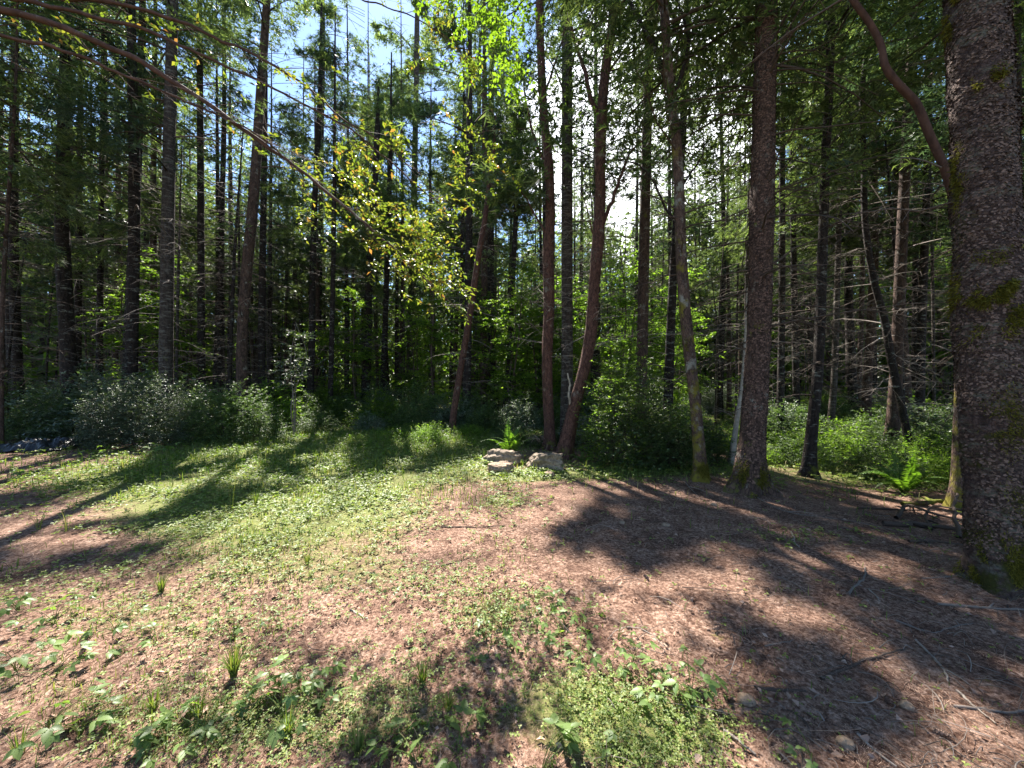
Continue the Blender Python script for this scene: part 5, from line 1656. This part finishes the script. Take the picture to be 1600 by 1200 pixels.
o = obj('tarpaulin', g.mesh('tarpaulin', m, smooth=True), loc=(X, Y + 0.3, Z), rot=(0, 0, 0.1))
sm = o.modifiers.new('thickness', 'SOLIDIFY'); sm.thickness = 0.004
tag(o, 'crumpled black plastic tarpaulin lying on the dirt beside the bush', 'tarpaulin')

# ------------------------------------------------------------------ fallen branches
def stick(pts, r0, r1, label, mat='twig', name='fallen_branch', forks=2, lift=0.0, group=None, wob=0.01, seed=0):
    r_ = np.random.default_rng(seed + 1000)
    W = []
    for p in pts:
        X, Y, Z = on_ground(p[0], p[1])
        W.append([X, Y, Z + r0 * 0.8 + (p[2] if len(p) > 2 else 0) + lift])
    W = np.array(W); base = W[0].copy()
    C = catmull(W - base, 24) if len(W) > 2 else (W[0] - base)[None] + (W[1] - W[0])[None] * np.linspace(0, 1, 24)[:, None]
    C[1:-1] += np.cumsum(r_.normal(0, wob * 0.35, (22, 3)), 0) * np.sin(np.linspace(0, PI, 22))[:, None] * np.array([1, 1, 0.25])
    g = Geo(); add_tubes(g, C[None], np.linspace(r0, r1, 24)[None] * (1 + 0.08 * r_.normal(0, 1, 24)), 7)
    L = np.linalg.norm(C[-1] - C[0])
    for k in range(forks):
        i = int(r_.integers(6, 20))
        d = nrm(C[i + 1] - C[i - 1]); s = np.array([-d[1], d[0], 0.25]) * (1 if r_.random() < .5 else -1)
        e = nrm(d * 0.7 + s * 0.7); l = L * (0.12 + 0.2 * r_.random())
        t = np.linspace(0, 1, 6)[:, None]
        B = C[i] + e * l * t + np.array([0, 0, -0.25]) * l * t ** 2
        add_tubes(g, B[None], np.linspace(r1 * 1.1, r1 * 0.5, 6)[None], 5)
    o = obj(name, g.mesh(name, M[mat], smooth=True), loc=base)
    return tag(o, label, 'branch', group)


def clump(px, py): return on_ground(px, py)


STK = [
 ([(1283, 1063), (1330, 1040), (1375, 1027), (1418, 1014)], 0.009, 0.004, 'dark forked stick lying diagonally in the near shade', 'twig_dark', 2),
 ([(1180, 1077), (1215, 1080), (1259, 1082)], 0.010, 0.006, 'short stout dark stick near the orange-brown stone', 'twig_dark', 0),
 ([(1431, 1001), (1460, 1035), (1482, 1067)], 0.007, 0.004, 'pale straight stick pointing down toward the lower corner', 'palewood', 1),
 ([(1495, 1080), (1530, 1108), (1556, 1132)], 0.006, 0.003, 'short pale stick below the other pale one', 'palewood', 0),
 ([(1131, 1143), (1155, 1160), (1181, 1181)], 0.007, 0.005, 'brown stick beside the patch of tiny green leaves', 'twig', 0),
 ([(1340, 1148), (1372, 1175), (1401, 1200)], 0.006, 0.004, 'whitish stick at the bottom of the view', 'palewood', 0),
 ([(1465, 945), (1530, 950), (1640, 955)], 0.009, 0.006, 'long grey branch lying across the foot of the massive conifer', 'twig', 2),
 ([(1325, 930), (1345, 905), (1352, 888)], 0.010, 0.005, 'forked grey branch on the needles in the middle shade', 'twig', 2),
 ([(1358, 922), (1375, 940)], 0.005, 0.003, 'tiny white twig left of the massive conifer', 'palewood', 0),
 ([(1236, 832), (1244, 845), (1249, 856)], 0.008, 0.005, 'pale crooked branchlet on the sunlit needles below the thick fir', 'palewood', 2),
 ([(1490, 1105), (1545, 1110), (1620, 1102)], 0.007, 0.004, 'bent grey branch in the lower corner', 'twig', 1),
 ([(690, 824), (745, 825), (790, 822)], 0.008, 0.004, 'thin dark stick on the open needles before the rocks', 'twig_dark', 1),
 ([(690, 884), (720, 878), (738, 868)], 0.005, 0.003, 'small curved stick in the middle of the clearing', 'twig_dark', 1),
 ([(548, 953), (575, 968)], 0.006, 0.004, 'short white stick in the grass in the middle of the clearing', 'palewood', 0),
 ([(868, 945), (888, 930), (890, 922)], 0.006, 0.003, 'dark stick end behind the bramble patch', 'twig_dark', 0),
 ([(1170, 770), (1230, 800), (1330, 815), (1480, 850)], 0.006, 0.003, 'long thin twig trailing away from the foot of the thick fir', 'twig', 2),
 ([(1060, 742), (1075, 760), (1090, 775)], 0.008, 0.004, 'crooked twig at the foot of the mossy slender tree', 'twig', 1),
 ([(800, 735), (820, 722), (835, 742)], 0.006, 0.003, 'pale twig leaning on the ground between the two rocks', 'palewood', 1),
 ([(1195, 1010), (1240, 1000), (1270, 985)], 0.004, 0.002, 'fine mossy twig in the near shade', 'twig', 2),
 ([(1440, 905), (1500, 900), (1560, 880)], 0.006, 0.003, 'thin twig arching before the mossy foot of the massive conifer', 'twig', 2),
 ([(1400, 970), (1440, 985), (1520, 975)], 0.005, 0.003, 'thin crooked twig below the long grey branch', 'twig', 2),
]
for k, (pts, r0, r1, lab, mat, fk) in enumerate(STK):
    stick(pts, r0, r1, lab, mat, forks=fk, seed=k)
PILE = [
 ([(1380, 822, .02), (1440, 826, .03), (1530, 838, .02)], 0.028, 0.02, 'long dark pole at the front of the brush pile'),
 ([(1400, 812, .02), (1430, 800, .12), (1470, 815, .14), (1520, 822, .05)], 0.022, 0.012, 'dark branch arching through the brush pile'),
 ([(1410, 792, .04), (1460, 790, .05), (1540, 788, .06)], 0.03, 0.026, 'straight log with a reddish end at the back of the brush pile'),
 ([(1498, 842, .0), (1500, 822, .16), (1496, 808, .28)], 0.02, 0.012, 'forked stake standing up in the brush pile'),
 ([(1455, 830, .02), (1448, 812, .1), (1470, 802, .16), (1510, 806, .12)], 0.016, 0.01, 'hooked root curling over the brush pile'),
 ([(1340, 795, .01), (1400, 798, .01), (1460, 800, .02)], 0.014, 0.008, 'dark branch running off from the brush pile toward the fern'),
 ([(1420, 848, .01), (1470, 850, .02), (1530, 858, .01)], 0.014, 0.006, 'thin branch lying in front of the brush pile'),
]
for k, (pts, r0, r1, lab) in enumerate(PILE):
    pts = [(p[0], p[1], p[2] * (1.0 if 'stake' in lab else 0.45)) for p in pts]
    stick(pts, r0, r1, lab, 'twig_dark' if k != 2 else 'bark_red', forks=2, seed=50 + k, group='branches of the brush pile', wob=0.03)

# ------------------------------------------------------------------ fir cones
def cone_mesh():
    g = Geo(); n = 90
    i = np.arange(n); t = (i + 0.5) / n
    a = i * 2.39996
    r = 0.30 * np.sin(np.clip(t * 1.02, 0, 1) ** 0.8 * PI) ** 0.7
    p = np.stack([t * 1.6 - 0.8, np.cos(a) * r, np.sin(a) * r], -1)
    o = np.stack([0 * t + 0.55, np.cos(a), np.sin(a)], -1)
    rhombs(g, p * np.array([1, .6, .6]), o, nrm(np.stack([0 * t - 1, np.cos(a) * .6, np.sin(a) * .6], -1)), 0.22 + 0.1 * r, 0.24, fold=0.1, wid=0.6)
    P = np.stack([np.linspace(-0.8, 0.75, 6), np.zeros(6), np.zeros(6)], -1)
    add_tubes(g, P[None], np.array([[0.05, .2, .25, .22, .14, .03]]), 8)
    return g.mesh('fir_cone', M['deadleaf'])


CM = cone_mesh()
for k, (px, py, lab) in enumerate([(1345, 1145, 'fir cone near the bottom, left of the whitish stick'), (1010, 905, 'fir cone on sunlit needles below the round patch of shade'), (1120, 985, 'fir cone in the near shade above the tall bramble'),
                                   (1200, 925, 'fir cone on the sunlit diagonal strip'), (640, 1010, 'fir cone left of the central brambles'), (1470, 1150, 'fir cone in the lower corner'),
                                   (1262, 1130, 'fir cone beside the short stout stick'), (905, 850, 'fir cone at the edge of the round patch of shade'), (130, 1020, 'fir cone on the sunny ground at the left')]):
    X, Y, Z = on_ground(px, py)
    tag(obj('fir_cone', CM, loc=(X, Y, Z + 0.016), rot=(random.random() * 6, random.uniform(-.2, .2), random.random() * 6), scale=(0.036,) * 3), lab, 'cone', 'cones on the needles')


# ------------------------------------------------------------------ brambles
def leaflet(g, org, d, nr, L, W, ns=7):
    """serrated pointed leaflet with a folded midrib"""
    d = nrm(d); s = nrm(np.cross(d, nr)); u = nrm(np.cross(s, d))
    t = np.linspace(0, 1, ns * 2 + 1)
    wv = W * np.sin(np.clip(t, 0, 1) ** 0.75 * PI) ** 0.85 * (1 - 0.25 * t)
    wv = wv * (1 + 0.16 * np.where(np.arange(len(t)) % 2 == 0, -1, 1) * (t > 0.05) * (t < 0.98))
    mid = org + d * (L * t)[:, None] - u * (0.18 * L * t ** 2)[:, None]
    lt = mid + s * wv[:, None] + u * (0.22 * wv)[:, None]
    rt = mid - s * wv[:, None] + u * (0.22 * wv)[:, None]
    n = len(t)
    v = np.concatenate([mid, lt, rt])
    q = []
    for i in range(n - 1):
        q.append([i, i + 1, n + i + 1, n + i]); q.append([i, 2 * n + i, 2 * n + i + 1, i + 1])
    g.add(v, quads=q)


def trefoil(seed, n=3):
    r_ = np.random.default_rng(seed)
    g = Geo()
    # petiole along +x then leaflets
    P = np.array([[0, 0, 0], [0.25, 0, 0.08], [0.5, 0, 0.12]])
    add_tubes(g, P[None], np.array([[0.012, 0.011, 0.010]]), 4)
    o = P[-1]
    for a, l in ((0, 1.0), (1.15, 0.8), (-1.15, 0.8)) if n == 3 else ((0, 1.0), (0.9, 0.9), (-0.9, 0.9), (1.9, 0.7), (-1.9, 0.7)):
        d = np.array([math.cos(a), math.sin(a), -0.12 + r_.normal(0, 0.12)])
        leaflet(g, o + d * 0.06, d, np.array([0, 0, 1.0]) + r_.normal(0, 0.15, 3), 1.0 * l, 0.31 * l)
    return g.mesh('leaf', M['bramble'])


TF = [trefoil(1), trefoil(2), trefoil(3), trefoil(4, 5)]


def bramble(px, py, size, nleaf, hgt, label, group=None, spread=0.10, seed=0, lift=0.0):
    r_ = random.Random(seed)
    X, Y, Z = on_ground(px, py)
    t = thing('bramble_seedling', label, 'plant', (X, Y, Z), 0, group)
    g = Geo()
    for i in range(nleaf):
        a = r_.random() * 2 * PI
        d = spread * (0.3 + r_.random()); h = hgt * (0.4 + 0.7 * r_.random())
        e = np.array([math.cos(a) * d, math.sin(a) * d, h])
        P = np.array([[0, 0, -0.01], [e[0] * 0.3, e[1] * 0.3, h * 0.6], [e[0] * 0.8, e[1] * 0.8, h * 0.95], e])
        add_tubes(g, catmull(P, 7)[None], np.linspace(0.0022, 0.0013, 7)[None], 4)
        s = size * (0.7 + 0.5 * r_.random())
        obj('leaf', r_.choice(TF), t, loc=e, rot=(r_.gauss(0, .2), r_.gauss(0.15, .25), a + r_.gauss(0, .5)), scale=(s, s, s))
    obj('stem', g.mesh('stem', M['grass']), t)
    return t


BR = [
 (30, 955, 0.055, 5, .14, 'pale bramble seedling by the shadow streak at the left edge'), (85, 975, 0.05, 7, .12, 'bramble seedling with light leaves just below the left shadow streak'),
 (180, 985, 0.045, 6, .08, 'low bramble sprig on the sunny left ground'), (245, 1000, 0.04, 5, .06, 'small bramble sprig to the right of the pale ones on the left'),
 (25, 1050, 0.06, 6, .14, 'bright bramble seedling cut by the lower left edge'), (85, 1060, 0.05, 5, .10, 'bramble seedling between the sunlit and shaded left ground'),
 (75, 1140, 0.055, 5, .10, 'half-shaded bramble with broad leaves at the lower left'), (125, 1150, 0.05, 5, .09, 'dim bramble next to the broad-leaved one at the lower left'),
 (170, 1185, 0.05, 4, .08, 'dark bramble at the bottom left'), (330, 905, 0.035, 4, .07, 'tiny sprig on the sunlit grass left of centre'), (365, 1000, 0.045, 5, .13, 'thin upright plant over the grass tuft'),
 (470, 1085, 0.045, 8, .14, 'leafy bramble at the right end of the near shadow'), (440, 1120, 0.045, 7, .12, 'bramble inside the near shadow'), (380, 1130, 0.04, 7, .10, 'dense bramble deep in the near shadow'),
 (320, 1150, 0.04, 6, .09, 'bramble at the left part of the near shadow'), (500, 1105, 0.04, 6, .11, 'bramble leaves hanging over the shadow edge'), (260, 1175, 0.045, 5, .08, 'low bramble near the bottom in shadow'),
 (650, 1190, 0.058, 4, .07, 'broad jagged bramble leaves at the bottom centre'), (715, 1178, 0.058, 4, .08, 'jagged bramble leaves pointing right at the bottom centre'), (845, 1210, 0.055, 5, .10, 'upright bramble cut by the bottom edge'),
 (745, 965, 0.038, 6, .06, 'sunlit bramble sprig at the left of the central patch'), (785, 985, 0.04, 7, .06, 'sunlit bramble sprig in the middle of the central patch'), (770, 1005, 0.036, 7, .05, 'lowest sunlit sprig of the central bramble patch'),
 (835, 940, 0.038, 7, .08, 'bramble at the upper end of the central patch'), (860, 960, 0.042, 7, .10, 'bramble on the shadow edge of the central patch'), (880, 990, 0.045, 6, .08, 'bramble with wide leaves inside the shadow edge'),
 (905, 1020, 0.045, 7, .06, 'lower bramble below the wide-leaved one'), (910, 970, 0.036, 5, .07, 'short bramble behind the wide-leaved one'), (965, 1000, 0.04, 4, .09, 'thin bramble standing alone on dark needles'),
 (990, 1030, 0.046, 4, .10, 'bramble with three big leaves on dark needles'), (1025, 1085, 0.045, 5, .07, 'bramble at the top of the tiny green leaves'), (1080, 1100, 0.055, 7, .14, 'brightest tall bramble beside the orange-brown stone'),
 (1060, 1110, 0.045, 5, .10, 'bramble just left of the brightest tall one'), (985, 1170, 0.04, 3, .06, 'single sprig among the tiny green leaves'), (560, 905, 0.032, 5, .05, 'low pale sprig left of the central patch'),
 (600, 925, 0.03, 5, .05, 'pale sprig in the sunlit grass near the centre'), (520, 915, 0.03, 5, .05, 'small pale sprig on the sunlit grass'), (700, 930, 0.03, 4, .05, 'tiny sprig just above the central patch'), (1268, 1185, 0.04, 3, .08, 'narrow sprout among the twigs at the bottom'),
]
for k, (px, py, s, nl, h, lab) in enumerate(BR):
    bramble(px, py, s * (1.15 if py > 1000 else 1.0), int(nl * 1.6), h, lab, seed=k, spread=0.13)
bramble(262, 712, 0.13, 9, 0.30, 'broad-leaved seedling at the edge of the dirt strip', seed=200, spread=0.25)
bramble(235, 708, 0.10, 5, 0.25, 'smaller seedling beside the broad-leaved one at the dirt strip', seed=201, spread=0.2)
bramble(168, 718, 0.09, 4, 0.28, 'thin pale sprout standing on the dirt strip', seed=202, spread=0.1)
bramble(36, 742, 0.12, 4, 0.12, 'bright yellow-green sprig in front of the tarpaulin', seed=203, spread=0.15)

# ------------------------------------------------------------------ grass tufts and stalks
def tuft(px, py, n, h, label, lean=0.5, w=0.0025, name='grass_tuft', seed=0):
    r_ = np.random.default_rng(seed)
    X, Y, Z = on_ground(px, py)
    a = r_.random(n) * 2 * PI
    hh = h * (0.5 + 0.6 * r_.random(n)); le = lean * r_.random(n) + 0.05
    t = np.linspace(0, 1, 6)
    P = np.stack([np.cos(a)[:, None] * (0.015 + (hh * le)[:, None] * t ** 2), np.sin(a)[:, None] * (0.015 + (hh * le)[:, None] * t ** 2), hh[:, None] * (t - 0.35 * le[:, None] * t ** 3)], -1)
    s = np.stack([-np.sin(a), np.cos(a), 0 * a], -1)
    W = w * np.array([1, 1, .9, .75, .5, .1])
    v = np.stack([P - s[:, None] * W[None, :, None], P + s[:, None] * W[None, :, None]], 2)
    idx = np.arange(n * 12).reshape(n, 6, 2)
    q = np.stack([idx[:, :-1, 0], idx[:, :-1, 1], idx[:, 1:, 1], idx[:, 1:, 0]], -1).reshape(-1, 4)
    g = Geo(); g.add(v, quads=q)
    return tag(obj(name, g.mesh(name, M['grass']), loc=(X, Y, Z)), label, 'grass')


TF_ = [(252, 925, 60, .13, 'bright grass tuft on the sunny left ground', .5), (365, 1060, 90, .20, 'dark grass tuft on the edge of the near shadow', .6), (60, 828, 16, .30, 'tall leaning grass blades at the left streak of shade', .5),
       (105, 830, 12, .28, 'second clump of tall blades at the left streak of shade', .4), (362, 800, 3, .85, 'single tall seed stalk standing in the grass', .12), (400, 790, 50, .22, 'grass clump in front of the tall seed stalk', .6),
       (660, 1070, 60, .13, 'thin grass tuft below the central brambles', .5), (450, 1150, 60, .13, 'grass in the near shadow', .6), (560, 1180, 40, .12, 'grass tuft near the bottom', .6), (700, 1110, 50, .09, 'short tuft near the bottom centre', .6),
       (30, 1180, 30, .12, 'grass blades at the bottom left corner', .5), (310, 1120, 40, .12, 'grass tuft under the near brambles', .5), (480, 880, 50, .09, 'low tuft in the sunlit grass', .6), (240, 1110, 30, .12, 'thin blades in the left part of the shadow', .5)]
for k, (px, py, n, h, lab, le) in enumerate(TF_):
    tuft(px, py, n, h, lab, le, seed=k)
# taller soft grass in the shaded part and on the mound
def tall_grass():
    r_ = np.random.default_rng(8)
    n = 26000
    Y = 6.2 + 6.0 * r_.random(n); X = -8.5 + 8.0 * r_.random(n)
    px = 800 + CF * X / Y; py = 600 + 923 / Y
    dens = 1.0 * np.exp(-((px - 520) / 200) ** 2 - ((py - 705) / 38) ** 2) + 1.3 * np.exp(-((px - 655) / 80) ** 2 - ((py - 680) / 22) ** 2) + 0.5 * np.exp(-((px - 690) / 90) ** 2 - ((py - 700) / 20) ** 2)
    p = np.stack([X, Y, 0 * X], -1)
    k = r_.random(n) < dens * (0.8 + 0.8 * fbm(p * 1.3, 4, 3))
    X, Y = X[k], Y[k]; n = len(X)
    a = r_.random(n) * 2 * PI
    h = (0.06 + 0.20 * r_.random(n) ** 2) * (0.6 + 0.9 * np.clip(0.5 + fbm(np.stack([X, Y, 0 * X], -1) * 1.6, 14, 3), 0, 1.2))
    le = 0.2 + 0.7 * r_.random(n)
    t = np.array([0, 0.4, 0.75, 1.0])
    B = np.stack([X, Y, gh(X, Y)], -1)
    dx = (h * le)[:, None] * t ** 2
    P = B[:, None] + np.stack([np.cos(a)[:, None] * dx, np.sin(a)[:, None] * dx, h[:, None] * (t - 0.4 * le[:, None] * t ** 2.5)], -1)
    s = np.stack([-np.sin(a), np.cos(a), 0 * a], -1)
    W = 0.004 * np.array([1, .9, .6, .05])
    v = np.stack([P - s[:, None] * W[None, :, None], P + s[:, None] * W[None, :, None]], 2)
    idx = np.arange(n * 8).reshape(n, 4, 2)
    g = Geo(); g.add(v, quads=np.stack([idx[:, :-1, 0], idx[:, :-1, 1], idx[:, 1:, 1], idx[:, 1:, 0]], -1).reshape(-1, 4))
    tag(obj('meadow_grass', g.mesh('meadow_grass', M['grass'])), 'longer soft grass covering the shaded back of the clearing', 'grass', kind='stuff')



def weeds():
    """ankle- to knee-high leafy weeds where the clearing meets the wood"""
    r_ = np.random.default_rng(18)
    n = 5200
    Y = 5.8 + 7.2 * r_.random(n); X = -10 + 11.5 * r_.random(n)
    px = 800 + CF * X / Y; py = 600 + 923 / Y
    dens = (0.9 * np.exp(-((px - 650) / 90) ** 2 - ((py - 682) / 22) ** 2) + 0.35 * np.exp(-((px - 450) / 240) ** 2 - ((py - 690) / 26) ** 2)
            + 0.25 * np.exp(-((px - 300) / 260) ** 2 - ((py - 735) / 24) ** 2) + 0.5 * np.exp(-((px - 740) / 40) ** 2 - ((py - 702) / 14) ** 2))
    p = np.stack([X, Y, 0 * X], -1)
    k = r_.random(n) < dens * (0.9 + 1.2 * fbm(p * 1.4, 4, 3))
    X, Y = X[k], Y[k]; n = len(X)
    tall = 0.35 + 0.65 * np.exp(-((X + 2.2) / 2.2) ** 2 - ((Y - 10.0) / 1.8) ** 2)
    h = tall * (0.16 + 0.42 * r_.random(n))
    P0 = np.stack([X, Y, gh(X, Y)], -1)
    gl, gw = Geo(), Geo()
    leafy(gl, gw, P0, nrm(np.stack([r_.normal(0, .3, n), r_.normal(0, .3, n), np.ones(n)], -1)), h, 11, 0.05, r_, 0.15, 0.5)
    gl.v += gw.v
    nn = gl.n
    for q, mm in zip(gw.q, gw.qm):
        gl.q.append(q + nn); gl.qm.append(mm + 1)
    gl.n += gw.n
    tag(obj('leafy_weeds', gl.mesh('leafy_weeds', [M['lime'], M['grass']])), 'leafy green weeds thick on the mound at the back of the clearing', 'weeds', kind='stuff')
    print('weeds', n)


tall_grass()
weeds()

name_the_many()
tot = sum(len(m.loops) - 2 * len(m.polygons) for m in bpy.data.meshes)
print('TRIS', tot, 'objects', len(bpy.data.objects))
